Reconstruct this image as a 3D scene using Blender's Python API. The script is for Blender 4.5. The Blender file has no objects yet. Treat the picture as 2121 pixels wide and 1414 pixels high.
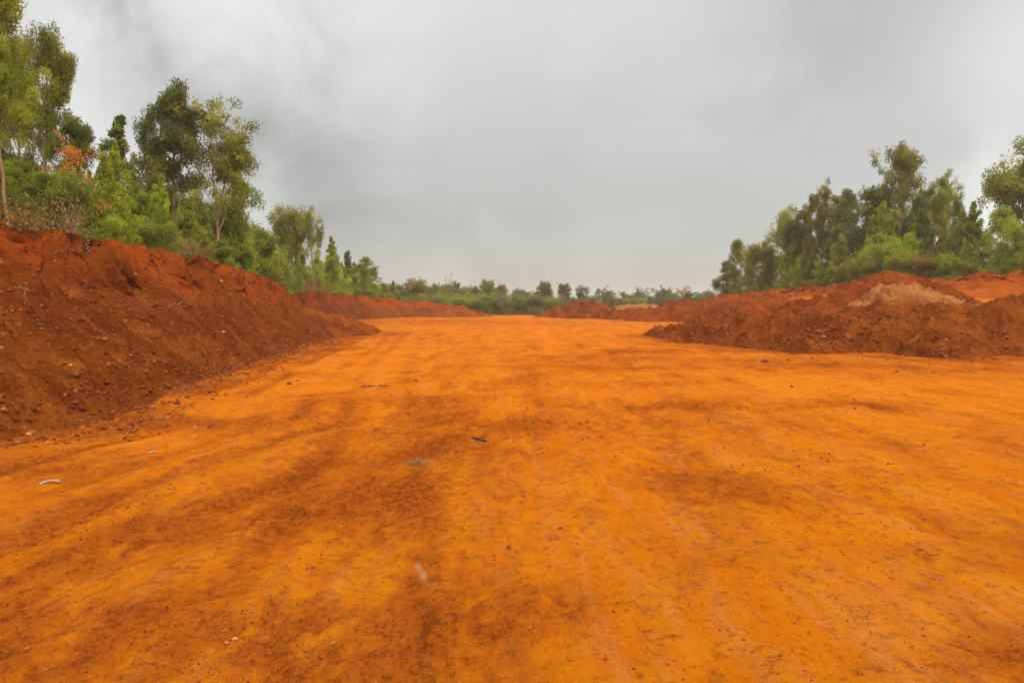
import bpy, bmesh, math, random
import numpy as np
from mathutils import Vector, Matrix
R = math.radians
random.seed(7)
rng = np.random.default_rng(11)
scene = bpy.context.scene
COL = scene.collection

# ------------------------------------------------------------------ camera model
CAM_H, F, PITCH = 2.0, 1414.0, math.atan(75 / 1414.0)
SP, CP = math.sin(PITCH), math.cos(PITCH)
def ray(px, py):
    u, v = (px - 1060.5) / F, (707 - py) / F
    return (u, CP + v * SP, -SP + v * CP)
def W(px, py, Y):                      # the point seen at a pixel, Y metres ahead
    d = ray(px, py); t = Y / d[1]
    return (d[0] * t, Y, CAM_H + d[2] * t)
def G(px, py):                         # the point of the flat ground seen at a pixel
    d = ray(px, py); t = CAM_H / -d[2]
    return (d[0] * t, d[1] * t)
def PX(x, y):                          # column in which a point at distance y shows (about)
    return 1060.5 + F * x / max(y, .1)

# ------------------------------------------------------------------ numpy noise
_perm = np.random.default_rng(5).permutation(256)
_perm = np.concatenate([_perm, _perm, _perm])
_ga = np.random.default_rng(6).uniform(0, 2 * np.pi, 256)
_gx, _gy = np.cos(_ga), np.sin(_ga)
def perlin(x, y):
    x = np.asarray(x, float); y = np.asarray(y, float)
    xi = np.floor(x).astype(int); yi = np.floor(y).astype(int)
    xf, yf = x - xi, y - yi
    u = xf ** 3 * (xf * (xf * 6 - 15) + 10); v = yf ** 3 * (yf * (yf * 6 - 15) + 10)
    xi &= 255; yi &= 255
    def g(ix, iy, fx, fy):
        h = _perm[_perm[ix & 255] + (iy & 255)]
        return _gx[h] * fx + _gy[h] * fy
    a = g(xi, yi, xf, yf); b = g(xi + 1, yi, xf - 1, yf)
    c = g(xi, yi + 1, xf, yf - 1); d = g(xi + 1, yi + 1, xf - 1, yf - 1)
    return ((a + u * (b - a)) * (1 - v) + (c + u * (d - c)) * v) * 1.5
def fbm(x, y, o=4, lac=2.03, gain=.5):
    s = 0; a = 1.0
    for i in range(o):
        s = s + a * perlin(x + 17.3 * i, y - 9.1 * i); x = x * lac; y = y * lac; a *= gain
    return s
def ridged(x, y, o=4):
    s = 0; a = 1.0
    for i in range(o):
        s = s + a * (1 - np.abs(perlin(x + 31.7 * i, y + 11.9 * i)) * 2); x = x * 2.1; y = y * 2.1; a *= .5
    return s / 1.9
_jx, _jy = np.random.default_rng(8).random(256), np.random.default_rng(9).random(256)
def worley(x, y):
    """distance to the nearest of scattered points: chunks and clods"""
    x = np.asarray(x, float); y = np.asarray(y, float); xi = np.floor(x).astype(int); yi = np.floor(y).astype(int); best = np.full(x.shape, 9.0)
    for a in (-1, 0, 1):
        for b in (-1, 0, 1):
            h = _perm[_perm[(xi + a) & 255] + ((yi + b) & 255)]
            best = np.minimum(best, (xi + a + _jx[h] - x) ** 2 + (yi + b + _jy[h] - y) ** 2)
    return np.sqrt(best)
def clods(x, y, cover=.0, o=0.):
    """rounded lumps of soil, in patches"""
    m = sstep(cover, cover + .5, fbm(x * .17 + o, y * .17 - o, 3))
    return np.clip(.62 - worley(x + .3 * perlin(x * 2, y * 2), y + .3 * perlin(x * 2 + 9, y * 2)), 0, 1) * m
def sstep(a, b, x):
    t = np.clip((x - a) / (b - a), 0, 1); return t * t * (3 - 2 * t)

# ------------------------------------------------------------------ object helpers
def tag(o, label=None, cat=None, group=None, kind=None):
    if label: o['label'] = label
    if cat: o['category'] = cat
    if group: o['group'] = group
    if kind: o['kind'] = kind
    return o
def link(name, me, mat=None, parent=None, loc=None):
    o = bpy.data.objects.new(name, me); COL.objects.link(o)
    if mat and me is not None and not me.materials: me.materials.append(mat)
    if parent: o.parent = parent
    if loc is not None: o.location = loc
    return o
def mesh_np(name, V, Fq, mat=None, smooth=True, attrs=None, fattrs=None):
    """V (n,3), Fq (m,k) arrays -> mesh"""
    V = np.asarray(V, np.float32); Fq = np.asarray(Fq, np.int32); k = Fq.shape[1]
    me = bpy.data.meshes.new(name)
    me.vertices.add(len(V)); me.vertices.foreach_set('co', V.ravel())
    me.loops.add(Fq.size); me.loops.foreach_set('vertex_index', Fq.ravel())
    me.polygons.add(len(Fq))
    me.polygons.foreach_set('loop_start', np.arange(0, Fq.size, k, dtype=np.int32))
    me.polygons.foreach_set('loop_total', np.full(len(Fq), k, np.int32))
    me.polygons.foreach_set('use_smooth', np.full(len(Fq), smooth))
    for d, dom in ((attrs, 'POINT'), (fattrs, 'FACE')):
        for n, a in (d or {}).items():
            at = me.attributes.new(n, 'FLOAT', dom); at.data.foreach_set('value', np.asarray(a, np.float32).ravel())
    me.update(); me.validate()
    if mat: me.materials.append(mat)
    return me
def grid_faces(nr, nc):
    i = np.arange(nr - 1)[:, None] * nc + np.arange(nc - 1)[None, :]
    return np.stack([i, i + 1, i + nc + 1, i + nc], -1).reshape(-1, 4)

# ------------------------------------------------------------------ materials
class NT:
    def __init__(s, name):
        s.m = bpy.data.materials.new(name); s.m.use_nodes = True; s.t = s.m.node_tree; s.t.nodes.clear()
        s.out = s.t.nodes.new('ShaderNodeOutputMaterial')
    def n(s, typ, **kw):
        nd = s.t.nodes.new(typ)
        for k, v in kw.items(): setattr(nd, k, v)
        return nd
    def l(s, a, b): s.t.links.new(a, b)
    def set(s, sock, v):
        if isinstance(v, bpy.types.NodeSocket): s.l(v, sock)
        elif isinstance(v, (tuple, list)): sock.default_value = tuple(v) + ((1,) if len(v) == 3 and len(sock.default_value) == 4 else ())
        else: sock.default_value = v
    def math(s, op, a, b=0.0, clamp=False):
        nd = s.n('ShaderNodeMath', operation=op, use_clamp=clamp); s.set(nd.inputs[0], a); s.set(nd.inputs[1], b); return nd.outputs[0]
    def mix(s, f, a, b, mode='MIX'):
        nd = s.n('ShaderNodeMix', data_type='RGBA', blend_type=mode)
        s.set(nd.inputs[0], f); s.set(nd.inputs[6], a); s.set(nd.inputs[7], b); return nd.outputs[2]
    def noise(s, vec, scale, detail=4, rough=.55, dist=0.0):
        nd = s.n('ShaderNodeTexNoise'); s.l(vec, nd.inputs['Vector']); nd.inputs['Scale'].default_value = scale
        nd.inputs['Detail'].default_value = detail; nd.inputs['Roughness'].default_value = rough; nd.inputs['Distortion'].default_value = dist
        return nd.outputs['Fac']
    def ramp(s, v, lo, hi):
        nd = s.n('ShaderNodeMapRange', interpolation_type='SMOOTHSTEP'); s.set(nd.inputs[0], v)
        nd.inputs[1].default_value = lo; nd.inputs[2].default_value = hi; return nd.outputs[0]
    def attr(s, name): return s.n('ShaderNodeAttribute', attribute_name=name).outputs['Fac']
    def scaled(s, vec, sc):
        nd = s.n('ShaderNodeVectorMath', operation='MULTIPLY'); s.l(vec, nd.inputs[0]); nd.inputs[1].default_value = sc; return nd.outputs[0]
    def bump(s, h, strength, dist, prev=None):
        nd = s.n('ShaderNodeBump'); nd.inputs['Strength'].default_value = strength; nd.inputs['Distance'].default_value = dist
        s.l(h, nd.inputs['Height'])
        if prev is not None: s.l(prev, nd.inputs['Normal'])
        return nd.outputs[0]
    def bsdf(s, col, rough=.95, spec=.12, normal=None):
        b = s.n('ShaderNodeBsdfPrincipled'); s.set(b.inputs['Base Color'], col); s.set(b.inputs['Roughness'], rough)
        b.inputs['Specular IOR Level'].default_value = spec
        if normal is not None: s.l(normal, b.inputs['Normal'])
        s.l(b.outputs[0], s.out.inputs[0]); return b

def pebbles(t, pos, scale, thresh):
    """little pale stones: centres of a random few Voronoi cells"""
    v = t.n('ShaderNodeTexVoronoi'); t.l(pos, v.inputs['Vector']); v.inputs['Scale'].default_value = scale
    sep = t.n('ShaderNodeSeparateColor'); t.l(v.outputs['Color'], sep.inputs[0])
    pick = t.math('GREATER_THAN', sep.outputs[0], thresh)
    size = t.math('MULTIPLY', sep.outputs[1], .34)
    inside = t.math('LESS_THAN', v.outputs['Distance'], size)
    return t.math('MULTIPLY', pick, inside), sep.outputs[2]

def soil_mat(name, base, dark, light, peb=(.45, .25, .1), pt=.93, bump_k=1.0, attr_red=None, red=None, big=.5, ochre=None, streak=False):
    t = NT(name); pos = t.n('ShaderNodeNewGeometry').outputs['Position']
    n1 = t.noise(pos, big, 5, .6, .4); n2 = t.noise(pos, 3.2, 6, .65, .3); n3 = t.noise(pos, 22, 5, .7)
    c = t.mix(t.ramp(n1, .35, .68), base, dark)
    c = t.mix(t.math('MULTIPLY', t.ramp(n2, .5, .78), .55), c, light)
    if ochre:
        no = t.noise(pos, .8, 4, .6, 1.2)
        c = t.mix(t.math('MULTIPLY', t.ramp(no, .6, .74), .7), c, ochre)
    if streak:
        cm = t.n('ShaderNodeCombineXYZ'); t.l(t.math('MULTIPLY', t.attr('along'), 1.6), cm.inputs[0]); t.l(t.math('MULTIPLY', t.attr('down'), .22), cm.inputs[1])
        sn = t.noise(cm.outputs[0], 1.5, 8, .68, .4); c = t.mix(t.math('MULTIPLY', t.ramp(sn, .50, .66), .6), c, light); c = t.mix(t.math('MULTIPLY', t.ramp(sn, .50, .36), .55), c, dark)
    if attr_red: c = t.mix(t.attr(attr_red), c, t.mix(t.ramp(n2, .35, .7), red, tuple(x * .62 for x in red)))
    c = t.mix(t.math('MULTIPLY', t.ramp(n3, .48, .74), .65), c, dark)
    c = t.mix(t.math('MULTIPLY', t.ramp(t.noise(pos, 60, 5, .7), .5, .75), .45), c, dark)
    m1, r1 = pebbles(t, pos, 9, pt); m2, r2 = pebbles(t, pos, 24, pt - .04)
    c = t.mix(m1, c, t.mix(r1, peb, tuple(x * .55 for x in peb)))
    c = t.mix(m2, c, t.mix(r2, peb, tuple(x * .5 for x in peb)))
    nb = t.bump(n2, .7 * bump_k, .12); nb = t.bump(n3, .9 * bump_k, .035, nb)
    nb = t.bump(t.noise(pos, 75, 3, .7), .7 * bump_k, .012, nb)
    v = t.n('ShaderNodeTexVoronoi'); t.l(pos, v.inputs['Vector']); v.inputs['Scale'].default_value = 14
    nb = t.bump(v.outputs['Distance'], .6 * bump_k, .035, nb)
    v2 = t.n('ShaderNodeTexVoronoi'); t.l(pos, v2.inputs['Vector']); v2.inputs['Scale'].default_value = 5
    nb = t.bump(v2.outputs['Distance'], .5 * bump_k, .09, nb)
    t.bsdf(c, 1.0, 0.0, nb); return t.m

def ground_mat():
    t = NT('orange_laterite'); pos = t.n('ShaderNodeNewGeometry').outputs['Position']
    dirt = t.attr('dirt'); pale = t.attr('pale')
    sx = t.scaled(pos, (1.0, .6, 1.0)); st = t.scaled(pos, (1.5, .10, 1.0))
    n1 = t.noise(sx, .7, 14, .74, .5)                      # one self-similar field from metres down to grains
    n2 = t.noise(sx, 2.6, 8, .66, .4); n3 = t.noise(pos, 13, 7, .72, .3); n4 = t.noise(pos, 70, 4, .7)
    n5 = t.noise(t.scaled(pos, (1.0, .7, 1.0)), 6.5, 8, .72, .5); n6 = t.noise(pos, 38, 5, .72, .4)
    s1 = t.noise(st, 1.0, 9, .66, .3); s2 = t.noise(t.scaled(pos, (1.7, .16, 1.0)), 2.4, 9, .7, .3)   # drag marks along the track
    orange, amber, red, dark, dust = (.455, .112, .0034), (.50, .148, .0044), (.265, .057, .0060), (.100, .021, .0038), (.52, .205, .058)
    c = t.mix(t.ramp(t.math('ADD', t.math('MULTIPLY', s1, .6), t.math('MULTIPLY', n2, .4)), .42, .60), orange, amber)
    c = t.mix(t.math('MULTIPLY', t.ramp(t.math('ADD', t.math('MULTIPLY', s2, .6), t.math('MULTIPLY', n5, .4)), .47, .66), .62), c, dust)
    def acc(*ws):
        v = None
        for sock, w in ws:
            q = t.math('MULTIPLY', t.math('SUBTRACT', sock, .5), w); v = q if v is None else t.math('ADD', v, q)
        return v
    d = t.math('ADD', t.math('MULTIPLY', dirt, .62), acc((n1, 3.4), (s1, .8), (s2, 1.1), (n5, 2.4)))
    c = t.mix(t.math('MULTIPLY', t.ramp(d, -.28, .92), .92), c, red)
    d2 = t.math('ADD', d, acc((n3, 4.0), (n6, 3.0)))
    c = t.mix(t.math('MULTIPLY', t.ramp(d2, .8, 1.35), .8), c, dark)
    # flecks of darker soil everywhere, at several sizes
    c = t.mix(t.math('MULTIPLY', t.ramp(t.math('ADD', n3, t.math('MULTIPLY', t.math('SUBTRACT', n5, .5), .6)), .53, .65), .55), c, red)
    c = t.mix(t.math('MULTIPLY', t.ramp(n6, .57, .67), .5), c, red)
    c = t.mix(t.math('MULTIPLY', t.ramp(t.math('ADD', n4, t.math('MULTIPLY', t.math('SUBTRACT', n3, .5), .8)), .59, .70), .55), c, dark)
    c = t.mix(t.math('MULTIPLY', t.ramp(t.noise(pos, 30, 4, .7), .62, .76), .35), c, dust)
    pl = t.math('ADD', t.math('MULTIPLY', pale, .9), t.math('ADD', t.math('MULTIPLY', t.math('SUBTRACT', n3, .5), 2.0), t.math('MULTIPLY', t.math('SUBTRACT', n5, .5), 1.8)))
    c = t.mix(t.math('MULTIPLY', t.ramp(pl, .62, 1.25), t.math('MULTIPLY', t.math('MINIMUM', pale, 1.0), .42)), c, (.52, .28, .12))
    m1, r1 = pebbles(t, pos, 18, .955); m2, r2 = pebbles(t, pos, 45, .93)
    c = t.mix(t.math('MULTIPLY', m1, .8), c, t.mix(r1, (.46, .22, .07), (.11, .025, .006)))
    c = t.mix(t.math('MULTIPLY', m2, .8), c, t.mix(r2, (.45, .2, .06), (.11, .025, .006)))
    nb = t.bump(n2, .7, .10); nb = t.bump(n5, .8, .06, nb); nb = t.bump(n3, .9, .035, nb); nb = t.bump(n6, .8, .014, nb); nb = t.bump(n4, .8, .008, nb)
    sc = t.noise(t.scaled(pos, (9, 2.2, 5)), 1.0, 5, .7, .5); nb = t.bump(sc, .45, .02, nb)
    t.bsdf(c, 1.0, 0.0, nb); return t.m

def leaf_mat(name, a, b, c):
    """tint attribute: 0..1 across the clumps and leaves of one crown"""
    t = NT(name); ti = t.attr('tint'); oi = t.n('ShaderNodeObjectInfo').outputs['Random']
    col = t.mix(t.ramp(ti, .1, .62), a, b); col = t.mix(t.ramp(ti, .68, 1.0), col, c)
    hs = t.n('ShaderNodeHueSaturation'); t.l(col, hs.inputs['Color'])
    t.l(t.math('ADD', .482, t.math('MULTIPLY', oi, .03)), hs.inputs['Hue'])
    t.l(t.math('ADD', .95, t.math('MULTIPLY', oi, .42)), hs.inputs['Value'])
    d = t.n('ShaderNodeBsdfPrincipled'); t.l(hs.outputs[0], d.inputs['Base Color']); d.inputs['Roughness'].default_value = .55
    d.inputs['Specular IOR Level'].default_value = .25
    tr = t.n('ShaderNodeBsdfTranslucent'); t.l(hs.outputs[0], tr.inputs[0])
    mx = t.n('ShaderNodeMixShader'); mx.inputs[0].default_value = .48; t.l(d.outputs[0], mx.inputs[1]); t.l(tr.outputs[0], mx.inputs[2])
    t.l(mx.outputs[0], t.out.inputs[0]); return t.m
def plain_mat(name, c1, c2, scale=8, rough=.85, bump=.4, stretch=(1, 1, .25)):
    t = NT(name); pos = t.n('ShaderNodeTexCoord').outputs['Object']; p = t.scaled(pos, stretch)
    n = t.noise(p, scale, 5, .65); n2 = t.noise(p, scale * 5, 4, .65)
    c = t.mix(t.ramp(n, .35, .65), c1, c2); c = t.mix(t.math('MULTIPLY', t.ramp(n2, .5, .75), .4), c, tuple(x * .6 for x in c1))
    t.bsdf(c, rough, .2, t.bump(n2, bump, .02)); return t.m

M = {}
M['ground'] = ground_mat()
M['bank'] = soil_mat('red_bank_soil', (.165, .038, .0045), (.080, .017, .003), (.235, .060, .008), peb=(.38, .16, .045), pt=.955,
                     attr_red='cut', red=(.31, .052, .0048), ochre=(.30, .092, .007), streak=True)
M['bank_right'] = soil_mat('orange_cut_soil', (.31, .068, .006), (.18, .033, .004), (.40, .105, .010), peb=(.46, .22, .07), pt=.97, attr_red='cut', red=(.31, .056, .006))
M['heap'] = soil_mat('brown_spoil', (.215, .050, .0052), (.095, .021, .0036), (.31, .082, .011), peb=(.42, .19, .06), pt=.93, ochre=(.34, .105, .010))
M['heap_red'] = soil_mat('red_spoil', (.215, .043, .0050), (.098, .019, .0036), (.29, .065, .009), peb=(.40, .18, .055), pt=.95)
M['heap_pale'] = soil_mat('pale_spoil', (.325, .118, .036), (.19, .054, .013), (.39, .165, .062), peb=(.5, .28, .13), pt=.94)
M['rock_brown'] = plain_mat('brown_clod', (.16, .036, .006), (.25, .065, .011), 6, .95, .6, (1, 1, 1))
M['rock_ochre'] = plain_mat('ochre_stone', (.50, .22, .04), (.62, .34, .09), 7, .9, .5, (1, 1, 1))
M['rock_pale'] = plain_mat('pale_stone', (.32, .125, .035), (.40, .18, .06), 7, .9, .5, (1, 1, 1))
M['rock_orange'] = plain_mat('orange_rock', (.25, .075, .012), (.34, .11, .02), 7, .95, .5, (1, 1, 1))
M['rock_dark'] = plain_mat('dark_stone', (.06, .022, .012), (.11, .04, .02), 7, .9, .5, (1, 1, 1))
M['bark'] = plain_mat('brown_bark', (.20, .105, .05), (.30, .17, .09), 9, .9, .5)
M['bark_dark'] = plain_mat('dark_bark', (.075, .045, .028), (.13, .08, .05), 9, .9, .5)
M['dry'] = plain_mat('dry_wood', (.20, .105, .05), (.30, .17, .085), 9, .9, .4)
M['dark_wood'] = plain_mat('dark_stick', (.035, .018, .012), (.07, .032, .016), 12, .9, .5)
M['leaf_olive'] = leaf_mat('olive_leaves', (.115, .115, .009), (.225, .21, .013), (.35, .30, .03))
M['leaf_green'] = leaf_mat('green_leaves', (.095, .128, .009), (.20, .235, .015), (.31, .31, .03))
M['leaf_bright'] = leaf_mat('bright_leaves', (0.15, 0.205, 0.01), (0.3, 0.34, 0.014), (0.4, 0.41, 0.03))
M['leaf_deep'] = leaf_mat('deep_leaves', (.062, .085, .009), (.135, .158, .013), (.24, .23, .03))
M['leaf_far'] = leaf_mat('far_leaves', (.062, .066, .012), (.115, .110, .018), (.18, .15, .035))
M['leaf_brown'] = leaf_mat('browning_leaves', (0.16, 0.105, 0.014), (0.26, 0.17, 0.028), (0.36, 0.23, 0.05))
M['leaf_red'] = leaf_mat('dead_red_leaves', (0.34, 0.085, 0.01), (0.46, 0.14, 0.02), (0.52, 0.24, 0.05))
M['leaf_dry'] = leaf_mat('dry_leaves', (.22, .115, .045), (.36, .225, .10), (.50, .37, .20))

# ------------------------------------------------------------------ terrain: polylines (x, y[, z])
L_TOE = np.array([(-11.5, -12), (-9.6, 0), (-8.2, 7), (-7.5, 10.2), (-6.95, 11.6), (-7.2, 13.6), (-7.95, 18), (-8.8, 23), (-10.0, 34), (-10.9, 43), (-11.6, 49),
                  (-14.5, 55), (-19.5, 67), (-21.5, 84), (-21.2, 100), (-15.2, 113), (-4.8, 135), (4, 152)], float)
L_CR = np.array([(-19, -12, 4.4), (-16.5, 0, 4.4), (-14.6, 11, 4.25), (-14.1, 16, 4.2), (-13.9, 19, 4.15), (-14.1, 23, 4.2), (-14.5, 28, 4.25), (-14.9, 34, 4.15), (-15.4, 41.5, 3.75), (-16.0, 47, 3.2), (-17.2, 51.5, 2.7),
                 (-20, 58, 2.95), (-23.5, 70, 3.45), (-25.0, 87, 3.7), (-24.2, 104, 3.5), (-17.6, 119, 2.6), (-6.5, 142, 1.35), (4, 160, .9)], float)
L_CR = np.column_stack([np.interp(L_TOE[:, 1], L_CR[:, 1], L_CR[:, 0]), L_TOE[:, 1], np.interp(L_TOE[:, 1], L_CR[:, 1], L_CR[:, 2])])
R_TOE = np.array([(28.0, 113.0), (27.8, 108), (27.6, 100), (28.5, 88), (30, 76), (32.5, 67), (35, 61), (37.5, 57.5), (40, 55.5), (44, 53), (52, 47), (66, 36), (80, 22)], float)
R_CR = np.array([(29.2, 114, .3), (31.6, 109, 2.9), (32.2, 103, 3.45), (32.6, 92, 3.75), (33.6, 80, 3.9), (35.4, 72, 3.95), (37.4, 66.5, 4.1), (39.2, 63, 4.35), (41.4, 60.8, 4.55), (45.4, 58.6, 4.7), (55, 52, 4.9), (70, 40, 5), (84, 26, 5)], float)

def resample(P, s):
    """smooth polyline through P at parameters s (0..len-1)"""
    n = len(P); i = np.clip(np.floor(s).astype(int), 0, n - 2); f = (s - i)[:, None]
    p0 = P[np.maximum(i - 1, 0)]; p1 = P[i]; p2 = P[i + 1]; p3 = P[np.minimum(i + 2, n - 1)]
    return .5 * (2 * p1 + (p2 - p0) * f + (2 * p0 - 5 * p1 + 4 * p2 - p3) * f * f + (3 * p1 - p0 - 3 * p2 + p3) * f ** 3)
def par_by_step(P, base, k, ymin=3.0):
    """parameters along P whose spacing grows with the distance from the road's near end"""
    out = []; s = 0.0; n = len(P) - 1
    while s < n:
        out.append(s); i = int(s); seg = np.linalg.norm(P[i + 1, :2] - P[i, :2])
        y = P[i, 1] + (P[i + 1, 1] - P[i, 1]) * (s - i)
        d = max(base, k * max(y, ymin)); s += d / seg
    out.append(n); return np.array(out)

_LS = np.linspace(0, len(L_TOE) - 1, 600); _LTOE = resample(L_TOE, _LS)
_lo = np.argsort(_LTOE[:, 1])
def left_toe_x(y): return np.interp(y, _LTOE[_lo, 1], _LTOE[_lo, 0])
_LC = resample(L_CR, _LS); _RC = resample(R_CR, np.linspace(0, len(R_CR) - 1, 600))

def terrace(x, y):
    """the raised bench behind the right-hand heaps, climbing away from the road"""
    m = sstep(19, 27, x) * sstep(33, 43, y) * (1 - sstep(62, 82, y))
    return m * (1.75 + .050 * np.clip(y - 42, -4, 20) + .012 * np.clip(y - 48, 0, 12))

# ---- ground sheet
DIRT = [(1000, 872, 250, 34, .75), (880, 935, 170, 40, .6), (790, 1040, 140, 45, .9), (1130, 1250, 190, 50, .75), (1010, 1315, 160, 45, .6), (560, 1300, 260, 60, .7),
        (700, 1395, 260, 50, .75), (430, 1060, 240, 60, .35), (200, 1120, 260, 80, .4), (1500, 848, 120, 9, 1.0), (1380, 838, 90, 9, .8), (1330, 797, 90, 6, .8), (1600, 945, 110, 28, .55), (1480, 1010, 140, 40, .6),
        (1330, 728, 80, 6, .8), (1200, 742, 120, 7, .5), (1880, 1148, 55, 18, .7), (2080, 1345, 110, 45, .6), (1760, 838, 120, 9, .55), (1800, 845, 60, 6, .6), (620, 722, 130, 8, .5), (300, 880, 220, 12, .7),
        (1900, 762, 420, 10, .7), (1600, 744, 120, 5, .6), (1060, 668, 260, 4, .35), (900, 664, 120, 4, .6), (60, 980, 120, 18, .45), (640, 830, 220, 12, .3), (330, 950, 300, 20, .3), (1250, 880, 200, 14, .4),
        (1060, 790, 130, 9, .45), (940, 830, 130, 10, .4), (1720, 990, 120, 24, .3), (1700, 1380, 160, 40, .35), (30, 1350, 200, 60, .4), (1250, 760, 160, 7, .4), (2060, 900, 120, 16, .5), (1340, 1120, 90, 26, .3),
        (880, 1130, 110, 30, .3), (1480, 1180, 130, 30, .45), (1070, 1130, 60, 16, .3), (1480, 720, 70, 4, .6)]
CLEAN = [(800, 740, 150, 30, .5), (1150, 690, 200, 14, .2), (1650, 800, 220, 26, .30), (1700, 1220, 330, 100, .45), (560, 940, 170, 40, .35), (1150, 1060, 160, 45, .3), (1280, 1350, 120, 60, .3), (500, 830, 130, 20, .3), (370, 1180, 120, 40, .35), (640, 1120, 90, 40, .35)]
PALE = [(864, 1166, 11, 11, 1.2), (878, 1182, 11, 12, 1.2), (896, 1201, 10, 9, 1.0), (1162, 1077, 24, 8, 1.0), (800, 664, 24, 2, 1), (880, 663, 20, 1.5, 1), (1230, 943, 34, 8, .7), (90, 664, 1, 1, 0), (1420, 722, 90, 5, .6), (1090, 664, 60, 2, .6), (1950, 768, 160, 3, .6), (340, 1195, 30, 9, .8), (720, 1250, 20, 10, .6)]
def blobs(lst, x, y):
    s = np.zeros_like(x)
    for px, py, rx, ry, a in lst:
        cx, cy = G(px, py); sx = rx / F * cy; sy = max(ry * cy * cy / (F * CAM_H), .06)
        s = s + a * np.exp(-.5 * (((x - cx) / sx) ** 2 + ((y - cy) / sy) ** 2) * 1.3)
    return s
def ruts(x, y):
    z = 0 * x; wob = .5 * fbm(y * .09, y * 0 + 3.3, 2); d = x - left_toe_x(y)
    for off, w, dep in ((.9, .16, .035), (1.75, .18, .05), (2.2, .14, -.03), (3.2, .18, .045), (4.0, .2, .05), (4.5, .16, -.03), (5.4, .25, .035), (6.3, .2, .03)):
        z = z - dep * np.exp(-((d - off - wob * .6 + .15 * perlin(y * .5, x * 0 + off)) / w) ** 2) * (.35 + .65 * sstep(-.3, .4, perlin(y * .35, x * 0 + off * 3)))
    for off, k, w, dep in ((-2.2, -.03, .2, .03), (-.9, -.02, .2, .025), (.9, 0, .22, .03), (2.4, .02, .2, .03), (3.4, .03, .25, .03), (4.3, .04, .25, .025), (5.2, .05, .25, .035), (6.6, .07, .25, .03), (8.4, .1, .3, .03)):
        z = z - dep * np.exp(-((x - off - k * y - wob * 1.6) / w) ** 2) * (.3 + .7 * sstep(-.3, .4, perlin(y * .25, x * 0 + off * 5)))
    return z * (y < 90)
def ground_z(x, y, detail=True):
    z = .10 * fbm(x * .11, y * .09, 3) * sstep(4, 20, y) + terrace(x, y)
    if detail:
        z = z + ruts(x, y)
        z = z + .028 * fbm(x * .8, y * .5, 4) + .010 * fbm(x * 3.1, y * 1.7, 4)
        dm = np.clip(blobs(DIRT, x, y), 0, 1.2)
        z = z + dm * (.06 * fbm(x * 1.7, y * 1.3, 3) + .03 * (ridged(x * 4, y * 3, 4) - .5) + .012 * fbm(x * 22, y * 20, 3) + .06 * clods(x * 6, y * 6, -.2) + .03 * clods(x * 15, y * 15, -.3))
    return z
def build_ground():
    uc = np.concatenate([-np.geomspace(4.5, .84, 40), np.linspace(-.82, .82, 760), np.geomspace(.84, 4.5, 40)])
    yc = np.concatenate([np.linspace(-3.5, 2.6, 14), np.geomspace(2.8, 60, 640), np.geomspace(61, 640, 90)])
    Y, U = np.meshgrid(yc, uc, indexing='ij'); X = U * (Y + 5)
    Z = ground_z(X, Y)
    far = sstep(160, 640, Y); Z = Z * (1 - far)
    dirt = blobs(DIRT, X, Y) - blobs(CLEAN, X, Y)
    # churned soil beside the banks and heaps
    dirt = dirt + 1.3 * np.exp(-np.clip(X - left_toe_x(Y) + .9 * fbm(X * .6, Y * .4, 4), 0, 50) / (1.0 + .014 * Y)) * (Y < 150) + np.clip(-ruts(X, Y) * 17, -.5, .8) + .40 * sstep(14, 26, Y)  # last term reddens distant ground, offsetting the stronger front light on its bumps
    dirt = dirt + .22 * sstep(2.5, -2.5, X - .0 * Y) * sstep(18, 7, Y) - .12 * sstep(1.5, 4.5, X) * sstep(24, 8, Y)
    dirt = dirt + 1.35 * heap_near(X, Y) * np.clip(.8 + .9 * fbm(X * .9, Y * .7, 3), .1, 1.4) + .9 * sstep(.3, 1.2, terrace(X, Y)) * (1 - sstep(32, 36, X))
    dirt = dirt + .22 * np.exp(-((X + 3.6 - .02 * Y) / 1.5) ** 2) * (Y < 14)
    me = mesh_np('ground', np.stack([X, Y, Z], -1).reshape(-1, 3), grid_faces(len(yc), len(uc)), M['ground'],
                 attrs={'dirt': np.clip(dirt, -.8, 1.3), 'pale': np.clip(blobs(PALE, X, Y), 0, 1.3)})
    tag(link('ground', me), kind='structure')
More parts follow.
